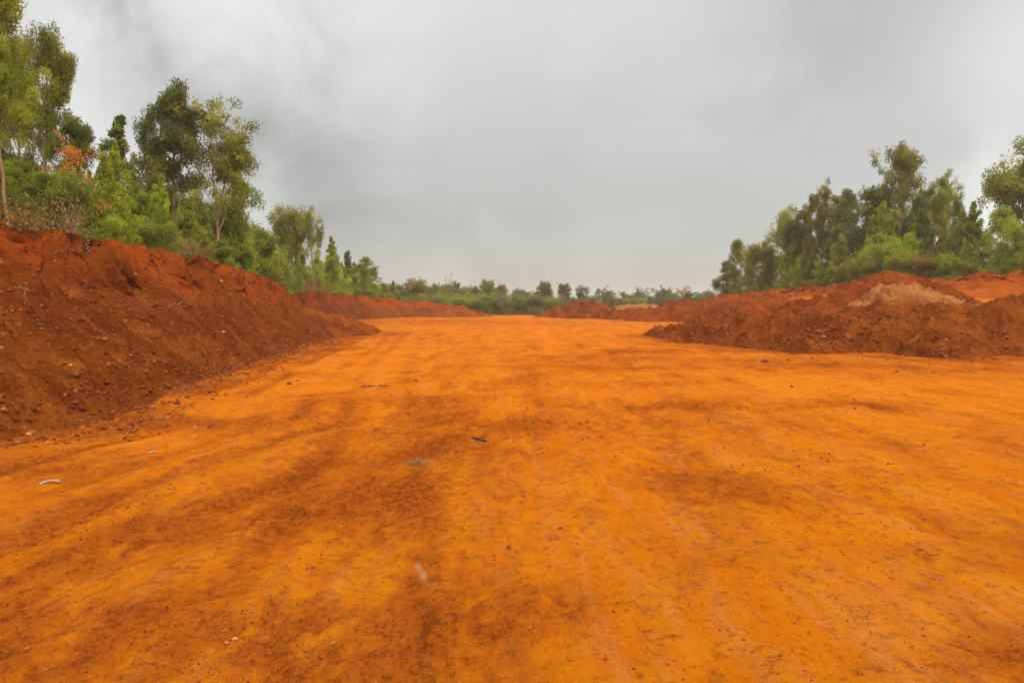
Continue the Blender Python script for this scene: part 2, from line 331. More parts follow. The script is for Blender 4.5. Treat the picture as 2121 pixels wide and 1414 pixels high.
# ---- banks: strips from toe to crest to the land behind
def build_bank(TOE, CR, back_dir, mat, kstep, prof, seed, nt=120, amp=1.0):
    s = par_by_step(CR, .07, kstep)
    T = resample(TOE, s); C = resample(CR, s)
    n = len(s)
    dl = np.concatenate([[0], np.cumsum(np.linalg.norm(np.diff((C[:, :2] + T) / 2, axis=0), axis=1))])   # metres along
    t1 = np.linspace(-.07, 1.0, nt); tb = np.geomspace(.03, 12.5, 46)
    rows = []; cut = []; al = []; dn = []
    ax = (C[:, :2] - T); wd = np.linalg.norm(ax, axis=1)
    zt = terrace(T[:, 0], T[:, 1]) - .03
    for t in t1:
        p = T + ax * t; d = t * wd
        zz = zt + (C[:, 2] - zt) * prof(np.full(n, t), dl)
        if t < 0: zz = zt + t * 4
        env = np.clip(min(t / .12, 1), 0, 1)
        up = float(sstep(.55, .8, t))
        lump = .30 * fbm(dl * .35 + seed, d * .5 + 2, 4) + .20 * fbm(dl * 1.2, d * 1.4 + seed, 4) * (.45 + .9 * np.clip(fbm(dl * .3, d * .3 + 5, 2) + .4, 0, 1)) + .085 * (ridged(dl * 2.6, d * 2.9, 4) - .5) * (.3 + np.clip(fbm(dl * .4 + 7, d * .5, 2) + .5, 0, 1.2)) + .03 * fbm(dl * 11, d * 10, 3) + (.46 * clods(dl * 1.4, d * 1.7, -.1, seed) + .34 * clods(dl * 3.4, d * 3.8, -.1, seed + 3) + .14 * clods(dl * 8, d * 9, -.3, seed + 5)) * (.6 + .6 * np.clip(fbm(dl * .22 + 3, d * .3, 2) + .5, 0, 1.3))
        # gullies and bucket scrapes in the upper cut face
        gul = -1.25 * up * (1 - float(sstep(.95, 1.0, t))) * np.clip(ridged(dl * .55 + .9 * fbm(dl * .2, d * .6, 2), d * .12 + seed, 3) - .45, 0, 1)
        step = .36 * up * (np.abs(perlin(dl * .25, d * .9 + seed)) - .25)
        env = env * (1 - .45 * float(sstep(.88, 1.0, t)))
        zz = zz + env * amp * (lump * (.75 + .5 * up) + step)
        hor = amp * gul
        nrm = ax / wd[:, None]
        p = p - nrm * hor[:, None] * 1.2 + nrm * (.18 * up * amp * fbm(dl * .8, d * 1.1 + 9, 3))[:, None]
        al.append(dl); dn.append(d)
        rows.append(np.column_stack([p, zz])); cut.append(np.clip(sstep(.50, .74, t + .16 * fbm(dl * .35, d * .3 + seed, 3)) * (.55 + .6 * perlin(dl * .2, d * .4)) * 1.1, 0, 1) if t >= 0 else np.zeros(n))
    top = rows[-1]
    for b in tb:
        bd = back_dir(C)
        p = C[:, :2] + bd * (b * 12) + (top[:, :2] - C[:, :2]) * math.exp(-b * 6)
        e = math.exp(-b * 9)
        zz = top[:, 2] * e + (1 - e) * (C[:, 2] + .30 * fbm(p[:, 0] * .35, p[:, 1] * .35, 4)) + min(b * 12 * .035, 1.6)
        al.append(dl); dn.append(wd + b * 12); rows.append(np.column_stack([p, zz])); cut.append(np.full(n, max(.5 - b, 0)))
    V = np.array(rows); cut = np.array(cut)
    me = mesh_np('earth_bank', V.reshape(-1, 3), grid_faces(V.shape[0], V.shape[1])[:, ::-1] if seed < 50 else grid_faces(V.shape[0], V.shape[1]), mat, attrs={'cut': cut, 'along': np.array(al), 'down': np.array(dn)})
    tag(link('earth_bank', me), kind='structure')
    return V, nt
def prof_left(t, dl):
    k = .5 + .5 * perlin(dl * .06, dl * 0 + 1.7)
    a = np.interp(t, [0, .10, .34, .55, .70, .84, .95, 1], [0, .05, .27, .46, .58, .84, .985, 1])
    b = np.interp(t, [0, .10, .40, .62, .78, .90, .97, 1], [0, .06, .36, .58, .72, .90, .99, 1])
    return a + (b - a) * k
def prof_right(t, dl):
    return np.interp(t, [0, .2, .5, .75, .92, 1], [0, .10, .42, .80, .97, 1])
LV, LNT = build_bank(L_TOE, L_CR, lambda C: np.tile(np.array([[-1.0, .12]]), (len(C), 1)), M['bank'], .0035, prof_left, 3)
RV, RNT = build_bank(R_TOE, R_CR, lambda C: np.tile(np.array([[.72, .69]]), (len(C), 1)), M['bank_right'], .0042, prof_right, 60, 70, .9)

def plateau_z(x, y, RIGHT=False):
    C = _RC if RIGHT else _LC
    d = np.hypot(C[:, 0] - x, C[:, 1] - y); i = int(np.argmin(d))
    return float(C[i, 2] + min(d[i] * .035, 1.6)) - .06

# ---- spoil heaps: ridge lines of heights, loose slopes falling away from them
HEAPS = {}
def heap(label, ridge, slope, mat, res, seed, rough=1.0, group='spoil heaps beside the dirt road', base=None, soft=.35):
    P = np.array(ridge, float)
    pts = []
    for a, b in zip(P[:-1], P[1:]):
        m = max(2, int(np.linalg.norm(b - a) / .35)); pts.append(a + (b - a) * np.linspace(0, 1, m)[:, None])
    Q = np.concatenate(pts) if pts else P
    reach = Q[:, 2].max() / slope * 1.25 + .8
    x0, y0 = Q[:, 0].min() - reach, Q[:, 1].min() - reach; x1, y1 = Q[:, 0].max() + reach, Q[:, 1].max() + reach
    nx, ny = int((x1 - x0) / res) + 2, int((y1 - y0) / res) + 2
    X, Y = np.meshgrid(np.linspace(x0, x1, nx), np.linspace(y0, y1, ny))
    wx = X + .45 * fbm(X * .6 + seed, Y * .6, 5, gain=.6); wy = Y + .45 * fbm(X * .6, Y * .6 + seed, 5, gain=.6)
    Z = np.full(X.shape, -9.0)
    for q in Q:
        d = np.hypot(wx - q[0], wy - q[1])
        Z = np.maximum(Z, q[2] - slope * (np.sqrt(d * d + soft * soft) - soft * .6))
    gz = ground_z(X, Y, False)
    zf = Z - gz if base is None else Z - base
    foot = sstep(-.45, .25, zf)
    n = .30 * fbm(X * .6 + seed, Y * .6, 4) + .16 * (ridged(X * 1.5, Y * 1.5 + seed, 4) - .5) + .075 * fbm(X * 3.3, Y * 3.3 + seed, 4) + .38 * clods(X * 1.2, Y * 1.2, -.2, seed) + .30 * clods(X * 2.7, Y * 2.7, -.25, seed + 4) + .12 * clods(X * 6, Y * 6, -.3, seed + 6)
    # gentle concave foot
    Z = np.where(zf < .35, Z + .18 * np.exp(-((zf - .0) / .3) ** 2) * .5, Z) + n * rough * foot
    keep = Z > gz - .35
    V = np.stack([X, Y, np.maximum(Z, gz - .5)], -1).reshape(-1, 3)
    Fq = grid_faces(ny, nx); Fq = Fq[keep.ravel()[Fq].any(1)]
    used = np.unique(Fq); mp = np.full(len(V), -1); mp[used] = np.arange(len(used))
    org = np.array([Q[:, 0].mean(), Q[:, 1].mean(), 0.0])
    me = mesh_np('dirt_heap', V[used] - org, mp[Fq], mat)
    o = link('dirt_heap', me, loc=org); tag(o, label, 'dirt heap', group)
    HEAPS[label] = (X, Y, Z, gz)
    return o
hp = lambda px, py, Y: W(px, py, Y)
def ridge(*pp): return [hp(*p) for p in pp]
HT = 'brown heap with a long spur tapering to a point on the orange track'
heap(HT, ridge((1352, 685, 46.5), (1400, 675, 43), (1465, 660, 40), (1500, 647, 38), (1525, 651, 37), (1568, 664, 35), (1625, 668, 33.5)), .62, M['heap'], .075, 1)
HC = 'lumpy brown heap strewn with clods below the pale mound'
heap(HC, ridge((1628, 664, 33), (1662, 651, 32.5), (1705, 651, 32), (1745, 658, 31), (1770, 650, 30.5), (1830, 640, 31)), .58, M['heap'], .07, 2, 1.15)
HR = 'brown heap with a sharp side ridge right of the pale mound'
heap(HR, ridge((1895, 645, 31), (1945, 630, 31), (1942, 672, 28.2), (1940, 705, 26.4), (1945, 630, 31), (1985, 640, 30.5), (2010, 640, 30.3), (2060, 626, 30)), .60, M['heap'], .07, 3)
heap('tall dark brown heap cut off by the right edge of the photo', ridge((2080, 624, 29.5), (2160, 612, 29.5), (2330, 600, 29)), .62, M['heap'], .08, 4)
HB = 'tallest red brown mound, peaking against the trees on the right'
heap(HB, ridge((1660, 628, 47), (1740, 603, 47.5), (1800, 576, 48), (1842, 563, 48.5), (1878, 566, 49), (1925, 588, 49.5), (1965, 606, 50)), .55, M['heap_red'], .10, 5, 1.0)
heap('pale pinkish mound lying against the tallest red brown mound', ridge((1790, 626, 41), (1838, 604, 41.5), (1872, 589, 42), (1905, 598, 42.2), (1950, 616, 42)), .56, M['heap_pale'], .08, 6, 1.15)
heap('low red heap between the spur heap and the right bank', ridge((1560, 632, 58), (1620, 622, 60), (1680, 622, 58), (1730, 630, 54)), .5, M['heap_red'], .13, 7)
heap('flat brown shelf of soil in front of the tallest mound', ridge((1640, 644, 40), (1740, 634, 40), (1830, 628, 39), (1960, 627, 39), (2100, 632, 38)), .5, M['heap'], .12, 14, .8)
heap('long dark red heap at the left end of the far row', ridge((1128, 649, 112), (1165, 633, 112), (1200, 627, 111), (1240, 630, 107), (1275, 641, 101)), .60, M['heap_red'], .2, 8, 1.5)
heap('lowest dark red heap in the dip of the far row', ridge((1285, 643, 98), (1310, 639, 95), (1345, 643, 90)), .55, M['heap_red'], .18, 9, 1.3)
heap('broad dark red heap at the right end of the far row', ridge((1352, 639, 88), (1385, 628, 87), (1420, 623, 86), (1450, 628, 85), (1500, 622, 80), (1545, 622, 76), (1580, 634, 72)), .58, M['heap_red'], .16, 10, 1.5)
heap('rounded brown heap at the foot of the left bank where the road bends', ridge((640, 640, 45), (690, 648, 46.5), (740, 664, 48), (768, 677, 49)), .60, M['heap'], .085, 11, .8)
heap('low greenish brown heap against the distant left bank', ridge((880, 648, 112), (925, 640, 115), (965, 640, 119), (1000, 648, 124)), .5, M['heap'], .2, 12, 1.0)
heap('dusty pale heap far off between the dark red heaps', ridge((1285, 634, 165), (1320, 630, 165), (1360, 632, 165)), .4, M['heap_pale'], .4, 13, 1.2)
heap('dull red heap in front of the distant trees', ridge((1010, 642, 150), (1060, 634, 155), (1110, 637, 158), (1180, 638, 160)), .4, M['heap_red'], .35, 15, 1.2)

def heap_near(x, y):
    s = np.zeros_like(x)
    for X, Y, Z, gz in HEAPS.values():
        xs, ys = X[0], Y[:, 0]; zf = Z - gz
        i = np.round((x - xs[0]) / (xs[1] - xs[0])).astype(int); j = np.round((y - ys[0]) / (ys[1] - ys[0])).astype(int)
        ok = (i >= 0) & (j >= 0) & (i < len(xs)) & (j < len(ys)); v = np.full(x.shape, -9.0); v[ok] = zf[j[ok], i[ok]]
        s = np.maximum(s, sstep(-1.9, -.05, v))
    return s
build_ground()

# ------------------------------------------------------------------ rocks
def rock_mesh(seed, sub=2, flat=.7):
    bm = bmesh.new(); bmesh.ops.create_icosphere(bm, subdivisions=sub, radius=.5)
    r = random.Random(seed); ds = [(Vector((r.uniform(-1, 1), r.uniform(-1, 1), r.uniform(-1, 1))).normalized(), r.uniform(.18, .38)) for _ in range(12)]
    for v in bm.verts:
        for d, c in ds:
            k = v.co.dot(d)
            if k > c: v.co -= d * (k - c) * .92
        v.co *= 1 + r.uniform(-.05, .05)
        v.co.z *= flat; v.co.x *= 1.15
    me = bpy.data.meshes.new('rock'); bm.to_mesh(me); bm.free()
    return me
ROCKS = [rock_mesh(i, 2, [.7, .6, .8, .55, .75, .65][i]) for i in range(6)]
def rock(x, y, z, size, mat, label, group=None, cat='rock', name='rock'):
    o = bpy.data.objects.new(name, random.choice(ROCKS)); COL.objects.link(o)
    o.location = (x, y, z + size * .12); o.rotation_euler = (random.uniform(-.3, .3), random.uniform(-.3, .3), random.uniform(0, 6.3)); o.scale = (size, size * random.uniform(.8, 1.1), size * random.uniform(.8, 1.1))
    if not o.data.materials: o.data.materials.append(M['rock_brown'])
    o.material_slots[0].link = 'OBJECT'; o.material_slots[0].material = M[mat]
    return tag(o, label, cat, group)
_ico = bmesh.new(); bmesh.ops.create_icosphere(_ico, subdivisions=1, radius=.5)
_ico.verts.ensure_lookup_table()
ICO_V = np.array([v.co[:] for v in _ico.verts]); ICO_F = np.array([[v.index for v in f.verts] for f in _ico.faces]); _ico.free()
def gravel(name, pos, sizes, mats, tints=None):
    n = len(pos); k = len(ICO_V)
    sh = 1 + rng.uniform(-.32, .32, (n, k, 1))
    V = ICO_V[None] * sh * (rng.uniform(.65, 1.25, (n, 1, 3)) * sizes[:, None, None])
    a = rng.uniform(0, 6.28, n); ca, sa = np.cos(a)[:, None], np.sin(a)[:, None]
    x = V[..., 0] * ca - V[..., 1] * sa; y = V[..., 0] * sa + V[..., 1] * ca
    V = np.stack([x, y, V[..., 2] * .75], -1) + pos[:, None, :]
    Fq = (ICO_F[None] + (np.arange(n) * k)[:, None, None]).reshape(-1, 3)
    me = mesh_np(name, V.reshape(-1, 3), Fq, mats, smooth=False, fattrs={'tint': np.repeat(rng.random(n), len(ICO_F))})
    return tag(link(name, me), kind='stuff')
def rubble_mat():
    t = NT('rubble_mix'); ti = t.attr('tint'); pos = t.n('ShaderNodeNewGeometry').outputs['Position']
    c = t.mix(t.ramp(ti, .1, .6), (.10, .022, .005), (.22, .048, .007)); c = t.mix(t.ramp(ti, .78, .86), c, (.30, .095, .012)); c = t.mix(t.ramp(ti, .95, .98), c, (.38, .17, .05))
    t.bsdf(t.mix(t.noise(pos, 30, 4), c, (.10, .022, .005)), .95, .1, t.bump(t.noise(pos, 60, 3), .5, .01)); return t.m
M['rubble'] = rubble_mat()
def from_grid(V, r0, r1, n, ymin, ymax, bias=None):
    """random points on the rows r0..r1 of a bank grid with ymin<y<ymax, drawn evenly per vertex"""
    P = V[r0:r1].reshape(-1, 3); P = P[(P[:, 1] > ymin) & (P[:, 1] < ymax)]
    return P[rng.integers(0, len(P), n)]
nt = LNT
p = np.concatenate([from_grid(LV, 8, int(nt * .22), 5000, 7, 60), from_grid(LV, 10, nt - 2, 12000, 7, 70), from_grid(LV, int(nt * .45), int(nt * .85), 5000, 9, 60)])
gravel('rubble', p + rng.normal(0, .02, p.shape), .014 + .10 * rng.random(len(p)) ** 5 + .0010 * p[:, 1], M['rubble'])
# lumps along the foot of the bank
m = 4200; yy = 7.5 + 45 * rng.random(m) ** 1.6; xx = left_toe_x(yy) + np.abs(rng.normal(0, .75, m)) * (.5 + np.clip(fbm(yy * .5, yy * 0, 2) + .5, 0, 1.2)) - .3
gravel('rubble', np.column_stack([xx, yy, ground_z(xx, yy) + .004]), .012 + .12 * rng.random(m) ** 7 + .0007 * yy, M['rubble'])
def heap_points(label, n):
    X, Y, Z, gz = HEAPS[label]; ok = np.argwhere(Z > gz + .03); q = ok[rng.integers(0, len(ok), n)]
    return np.column_stack([X[q[:, 0], q[:, 1]], Y[q[:, 0], q[:, 1]], Z[q[:, 0], q[:, 1]]])
pp = [heap_points(k, {HT: 2600, HC: 4200, HR: 3200, HB: 2600}.get(k, 800)) for k in HEAPS]
pp = np.concatenate(pp); pp = pp + rng.normal(0, .03, pp.shape) * [1, 1, .3]
gravel('rubble', pp, .03 + .15 * rng.random(len(pp)) ** 5 + .0012 * np.clip(pp[:, 1] - 20, 0, 200) * .8, M['rubble'])
sp = []
for k_, (X, Y, Z, gz) in HEAPS.items():
    q = np.argwhere((Z - gz > -.55) & (Z - gz < .08)); q = q[rng.integers(0, len(q), 420 if Y.min() < 40 else 150)]; w_ = rng.random(len(q)) < np.exp((Z - gz)[q[:, 0], q[:, 1]] * 4); q = q[w_]
    sp.append(np.column_stack([X[q[:, 0], q[:, 1]], Y[q[:, 0], q[:, 1]]]))
sp = np.concatenate(sp) + rng.normal(0, .06, (sum(map(len, sp)), 2)); gravel('rubble', np.column_stack([sp, ground_z(sp[:, 0], sp[:, 1]) + .01]), .03 + .10 * rng.random(len(sp)) ** 4 + .0008 * sp[:, 1], M['rubble'])
# loose crumbs on the road, thickest in the red brown patches
m = 90000; py = rng.uniform(690, 1430, m); px = rng.uniform(-60, 2180, m)
gx = np.empty(m); gy = np.empty(m)
u_, v_ = (px - 1060.5) / F, (707 - py) / F; tt = CAM_H / (SP - v_ * CP); gx = u_ * tt; gy = (CP + v_ * SP) * tt
dd = np.clip(blobs(DIRT, gx, gy) - .5 * blobs(CLEAN, gx, gy), 0, 1.3) + .5 * fbm(gx * .9, gy * .6, 3)
ok = (rng.random(m) < np.clip(dd * .36 - .05, .009, .45)) & (gx > left_toe_x(gy) + .1)
gx, gy = gx[ok], gy[ok]
sz = np.minimum((.0012 + .0058 * rng.random(len(gx)) ** 6) * gy * .6 + .003, .05)
gravel('gravel', np.column_stack([gx, gy, ground_z(gx, gy) + sz * .1]), sz, M['rubble'])

# stones and clods one can point at
def on_ground(px, py):
    x, y = G(px, py); return x, y, float(ground_z(np.array([x]), np.array([y]))[0])
def gr(px, py, wpx, mat, label, **k):
    x, y, z = on_ground(px, py); return rock(x, y, z, wpx / F * y, mat, label, **k)
gr(863, 787, 9, 'rock_dark', 'small dark stone alone on the bright orange track')
gr(487, 1323, 15, 'rock_ochre', 'larger of two touching yellow stones near the bottom edge')
gr(470, 1327, 11, 'rock_ochre', 'smaller of two touching yellow stones near the bottom edge')
gr(473, 1347, 13, 'rock_brown', 'brown pebble just below the two yellow stones')
gr(1051, 1134, 19, 'rock_brown', 'round brown clod alone on the orange ground in the middle foreground')
gr(402, 888, 15, 'rock_pale', 'pale orange stone on the wheel ruts below the left bank')
gr(769, 923, 9, 'rock_pale', 'tiny pale stone left of the dark stick')
gr(235, 857, 15, 'rock_ochre', 'yellow stone at the foot of the left bank')
gr(288, 834, 32, 'rock_brown', 'largest dark clod at the foot of the left bank')
gr(288, 850, 24, 'rock_brown', 'flat brown clod just below the largest dark clod')
gr(316, 845, 14, 'rock_pale', 'pale brown stone right of the largest dark clod')
gr(160, 880, 26, 'rock_brown', 'wide low brown clod at the bank foot left of the yellow stone')
gr(1585, 749, 17, 'rock_brown', 'dark clod on the orange ground before the right heaps')
gr(1632, 747, 11, 'rock_brown', 'small clod right of the dark clod before the right heaps')
gr(1160, 1095, 14, 'rock_brown', 'brown clod beside a pale dust patch in the foreground')
gr(1313, 1391, 9, 'rock_dark', 'dark pebble at the bottom edge of the photo')
gr(1640, 805, 10, 'rock_dark', 'dark pebble on the clean orange ground to the right')
for px, py, s in ((505, 760, 14), (512, 763, 9), (640, 717, 12), (628, 720, 8), (470, 772, 10), (455, 778, 8), (420, 795, 10), (405, 802, 12), (380, 806, 9), (360, 813, 14), (345, 822, 10), (212, 866, 14), (190, 872, 10), (100, 893, 16), (60, 901, 12), (575, 738, 9), (558, 742, 7)):
    gr(px, py - 2, s, random.choice(['rock_brown', 'rock_brown', 'rock_ochre']), 'brown clod in the line of rubble along the foot of the left bank', group='clods along the foot of the left bank')
def bank_rock(px, py, wpx, mat, label, group=None):
    V = LV[:LNT].reshape(-1, 3)
    # nearest vertex to the viewing ray
    d = np.array(ray(px, py)); d /= np.linalg.norm(d); q = V - np.array([0, 0, CAM_H]); tq = q @ d
    e = np.linalg.norm(q - tq[:, None] * d, axis=1) / np.maximum(tq, 1); e[tq < 2] = 9
    near = np.argsort(e)[:6]; i = near[np.argmin(tq[near])]
    return rock(*V[i], wpx / F * V[i, 1], mat, label, group)
bank_rock(14, 846, 22, 'rock_orange', 'orange rock low on the left bank at the left edge of the photo')
bank_rock(138, 756, 9, 'rock_ochre', 'small yellow stone half way up the left bank')
bank_rock(268, 735, 12, 'rock_pale', 'flat pale stone half way up the left bank')
bank_rock(462, 688, 12, 'rock_ochre', 'orange clod on the left bank above the road bend')
bank_rock(458, 582, 12, 'rock_pale', 'pale stone high on the left bank under the young trees')
for px, py, s in ((285, 725, 12), (205, 645, 16), (262, 663, 20), (375, 700, 14), (400, 712, 12), (455, 725, 14), (530, 660, 12), (560, 675, 12), (625, 665, 14), (640, 652, 12), (520, 640, 12), (335, 640, 16), (380, 636, 18), (440, 605, 14), (395, 625, 10), (300, 600, 12), (330, 570, 10), (205, 700, 18), (160, 640, 16), (120, 720, 16), (345, 690, 14), (420, 690, 12), (500, 700, 12), (590, 690, 10), (60, 690, 20), (90, 800, 14), (180, 790, 12), (15, 690, 22)):
    bank_rock(px, py, s * .75, 'rock_brown', 'dark clod stuck in the loose slope of the left bank', 'clods on the left bank')
def heap_rock(lab, px, py, wpx, mat, label, group=None):
    X, Y, Z, gz = HEAPS[lab]; V = np.stack([X, Y, Z], -1).reshape(-1, 3)
    d = np.array(ray(px, py)); d /= np.linalg.norm(d); q = V - np.array([0, 0, CAM_H]); tq = q @ d
    e = np.linalg.norm(q - tq[:, None] * d, axis=1) / np.maximum(tq, 1); near = np.argsort(e)[:8]; i = near[np.argmin(tq[near])]
    return rock(*V[i], wpx / F * V[i, 1], mat, label, group)
heap_rock(HC, 1706, 700, 14, 'rock_pale', 'pale orange rock on the lumpy heap below the pale mound')
heap_rock(HR, 1959, 703, 10, 'rock_pale', 'pale orange rock on the sharp ridged heap to the right')
heap_rock(HT, 1435, 701, 10, 'rock_pale', 'pale stone low on the spur heap by the track')
for i in range(34):
    heap_rock(HC, random.gauss(1745, 45), random.gauss(690, 22), random.uniform(7, 15), 'rock_brown', 'brown clod on the lumpy heap below the pale mound', 'clods on the lumpy heap')
for i in range(16):
    heap_rock(HT, random.uniform(1400, 1620), random.uniform(672, 725), random.uniform(6, 11), 'rock_brown', 'brown clod on the spur heap beside the track', 'clods on the spur heap')
for i in range(16):
    heap_rock(HR, random.uniform(1900, 2100), random.uniform(650, 735), random.uniform(6, 12), 'rock_brown', 'brown clod on the sharp ridged heap to the right', 'clods on the ridged heap')
for i in range(14):
    x, y, z = on_ground(random.uniform(1600, 2121), random.uniform(742, 775)); rock(x, y, z, random.uniform(.1, .2), 'rock_brown', 'brown clod on the flat ground in front of the right heaps', 'clods in front of the right heaps')

# ------------------------------------------------------------------ sticks, scraps, twigs
def tube_arrays(P, r0, r1, sides=5):
    P = np.asarray(P, float); n = len(P)
    T = np.gradient(P, axis=0); T /= np.linalg.norm(T, axis=1)[:, None] + 1e-9
    ref = np.where(np.abs(T[:, 2:3]) > .9, np.array([[1., 0, 0]]), np.array([[0, 0, 1.]]))
    A = np.cross(T, ref); A /= np.linalg.norm(A, axis=1)[:, None] + 1e-9; B = np.cross(T, A)
    r = np.linspace(r0, r1, n); a = np.linspace(0, 2 * np.pi, sides, endpoint=False)
    V = P[:, None] + r[:, None, None] * (np.cos(a)[None, :, None] * A[:, None] + np.sin(a)[None, :, None] * B[:, None])
    i = np.arange(n - 1)[:, None] * sides; j = np.arange(sides)[None]; k = (j + 1) % sides
    return V.reshape(-1, 3), np.stack([i + j, i + k, i + sides + k, i + sides + j], -1).reshape(-1, 4)
class Acc:
    def __init__(s): s.v = []; s.f = []; s.n = 0
    def tube(s, *a):
        v, f = tube_arrays(*a); s.v.append(v); s.f.append(f + s.n); s.n += len(v)
    def mesh(s, name, mat): return mesh_np(name, np.concatenate(s.v), np.concatenate(s.f), mat)
def wiggle(a, b, n, j, r):
    a = np.array(a, float); b = np.array(b, float); t = np.linspace(0, 1, n)[:, None]
    return a + (b - a) * t + r.normal(0, j, (n, 3)) * (np.sin(np.pi * t) * .8 + .2)
x, y, z = on_ground(990, 908)
a = Acc(); a.tube([(-.13, .07, .035), (-.07, .04, .05), (0, 0, .04), (.07, -.02, .035), (.125, -.06, .02)], .022, .017, 7); a.tube([(.0, 0, .04), (.05, .05, .06), (.11, .09, .05)], .009, .004, 5)
tag(link('stick', a.mesh('stick', M['dark_wood']), loc=(x, y, z)), 'thick dark broken stick lying in the red brown patch', 'stick')
for px, py, w_, lab in ((763, 803, .34, 'left of two dark twig scraps on the orange track'), (792, 799, .26, 'right of two dark twig scraps on the orange track'), (1908, 1146, .11, 'thin dark twig lying on clean orange ground at right')):
    x, y, z = on_ground(px, py); a = Acc(); r = np.random.default_rng(px)
    for k in range(3 if w_ > .2 else 1): a.tube(wiggle((-w_ / 2, r.normal(0, .03), .02), (w_ / 2, r.normal(0, .05) - (.1 if w_ < .2 else 0), .03), 6, .012, r), .010 if w_ > .2 else .004, .006 if w_ > .2 else .002, 5)
    tag(link('twig', a.mesh('twig', M['dark_wood']), loc=(x, y, z + .005)), lab, 'twig')
# bent strip of grey plastic
def strip(name, path, width, mat, loc, rz, label, cat, thick=.004):
    P = np.array(path, float); n = len(P); T = np.gradient(P, axis=0); N = np.stack([-T[:, 1], T[:, 0], T[:, 2] * 0], -1); N /= np.linalg.norm(N, axis=1)[:, None]
    Wd = width * np.linspace(1.0, .72, n)[:, None] / 2
    up = np.array([0, 0, thick]); cup = np.array([0, 0, width * .22])
    V = np.concatenate([P - N * Wd + cup, P, P + N * Wd + cup, P + N * Wd + cup + up, P + up, P - N * Wd + cup + up]); i = np.arange(n - 1)
    Fq = [[i + k * n, i + 1 + k * n, i + 1 + ((k + 1) % 6) * n, i + ((k + 1) % 6) * n] for k in range(6)]
    Fq = np.concatenate([np.stack(q, -1) for q in Fq])
    caps = np.array([[0, n, 4 * n, 5 * n], [n, 2 * n, 3 * n, 4 * n], [n - 1, 6 * n - 1, 5 * n - 1, 2 * n - 1], [2 * n - 1, 5 * n - 1, 4 * n - 1, 3 * n - 1]])
    me = mesh_np(name, V, np.concatenate([Fq, caps]), mat); o = link(name, me, loc=loc); o.rotation_euler.z = rz; return tag(o, label, cat)
M['plastic'] = plain_mat('grey_plastic', (.26, .27, .32), (.34, .35, .40), 6, .45, .1, (1, 1, 1))
M['paper'] = plain_mat('white_scrap', (.42, .34, .26), (.50, .43, .35), 9, .7, .2, (1, 1, 1))
x, y, z = on_ground(106, 1002)
strip('plastic_scrap', [(-.075, -.062, .0), (-.066, -.036, .004), (-.05, -.010, .010), (-.02, .008, .015), (.015, .015, .015), (.05, .017, .012), (.08, .022, .004)], .042, M['plastic'], (x, y, z + .006), 0, 'bent grey plastic strip lying on the orange ground at left', 'plastic scrap')
x, y, z = on_ground(315, 935)
strip('paper_scrap', [(-.045, -.03, .0), (-.01, -.005, .012), (.03, .02, .01), (.05, .035, .0)], .03, M['paper'], (x, y, z + .004), 0, 'thin white scrap on the ruts right of the grey plastic strip', 'paper scrap')
for px, py, lab in ((172, 888, 'white scrap at the foot of the left bank'), (36, 917, 'white scrap on the ground at the left edge below the bank'), (98, 917, 'small white scrap right of the one at the left edge')):
    x, y, z = on_ground(px, py); strip('paper_scrap', [(-.025, -.008, 0), (0, 0, .008), (.028, .005, .0)], .018, M['paper'], (x, y, z + .02), .2, lab, 'paper scrap')
# tuft of dead grass on the road
x, y, z = on_ground(858, 958); a = Acc(); r = np.random.default_rng(3)
for k in range(85):
    c = r.normal(0, 1, 2) * (.09, .05); an = r.uniform(0, 6.28); ln = r.uniform(.04, .13); zz = abs(r.normal(.012, .012))
    a.tube([(c[0], c[1] + c[0] * .25, zz), (c[0] + math.cos(an) * ln * .5, c[1] + c[0] * .25 + math.sin(an) * ln * .5, zz + r.uniform(.005, .03)), (c[0] + math.cos(an) * ln, c[1] + c[0] * .25 + math.sin(an) * ln, zz)], .0032, .0015, 3)
M['straw'] = plain_mat('dead_grass', (.17, .10, .04), (.27, .18, .08), 12, .9, .2, (1, 1, 1))
tag(link('dead_grass_tuft', a.mesh('dead_grass_tuft', M['straw']), loc=(x, y, z)), 'grey tuft of dead grass lying in the red brown patch', 'grass tuft')

# dry roots and branches hanging on the left bank
def bank_point(px, py):
    V = LV[:LNT + 8].reshape(-1, 3); d = np.array(ray(px, py)); d /= np.linalg.norm(d); q = V - np.array([0, 0, CAM_H]); tq = q @ d
    e = np.linalg.norm(q - tq[:, None] * d, axis=1) / np.maximum(tq, 1); e[tq < 2] = 9
    near = np.argsort(e)[:6]; return V[near[np.argmin(tq[near])]]
def dry_branch(pts, r0, lab, mat='dry', cat='dry branch', twigs=3, name='dry_branch'):
    r = np.random.default_rng(int(pts[0][0] + pts[0][1])); P = np.array([bank_point(*q) for q in pts]) + [0.05, -.05, .05]; o0 = P[0].copy(); P -= o0
    t = np.linspace(0, len(P) - 1, 12); Q = np.stack([np.interp(t, np.arange(len(P)), P[:, k]) for k in range(3)], -1) + r.normal(0, .03, (12, 3))
    a = Acc(); a.tube(Q, r0, r0 * .4, 5)
    for k in range(twigs):
        i = r.integers(3, 11); a.tube(wiggle(Q[i], Q[i] + r.normal(0, .28, 3) + (0.05, -.1, .08), 5, .02, r), r0 * .45, r0 * .15, 4)
    tag(link(name, a.mesh(name, M[mat]), loc=o0), lab, cat)
dry_branch([(182, 502), (177, 516), (180, 533)], .014, 'pale curved root hanging over the lip of the left bank', cat='root', name='root', twigs=2)
dry_branch([(345, 637), (375, 628), (398, 634)], .012, 'dry twig lying on the ledge of the left bank')
dry_branch([(28, 598), (55, 600), (80, 604)], .013, 'long grey root in the left bank near the left edge', cat='root', name='root')
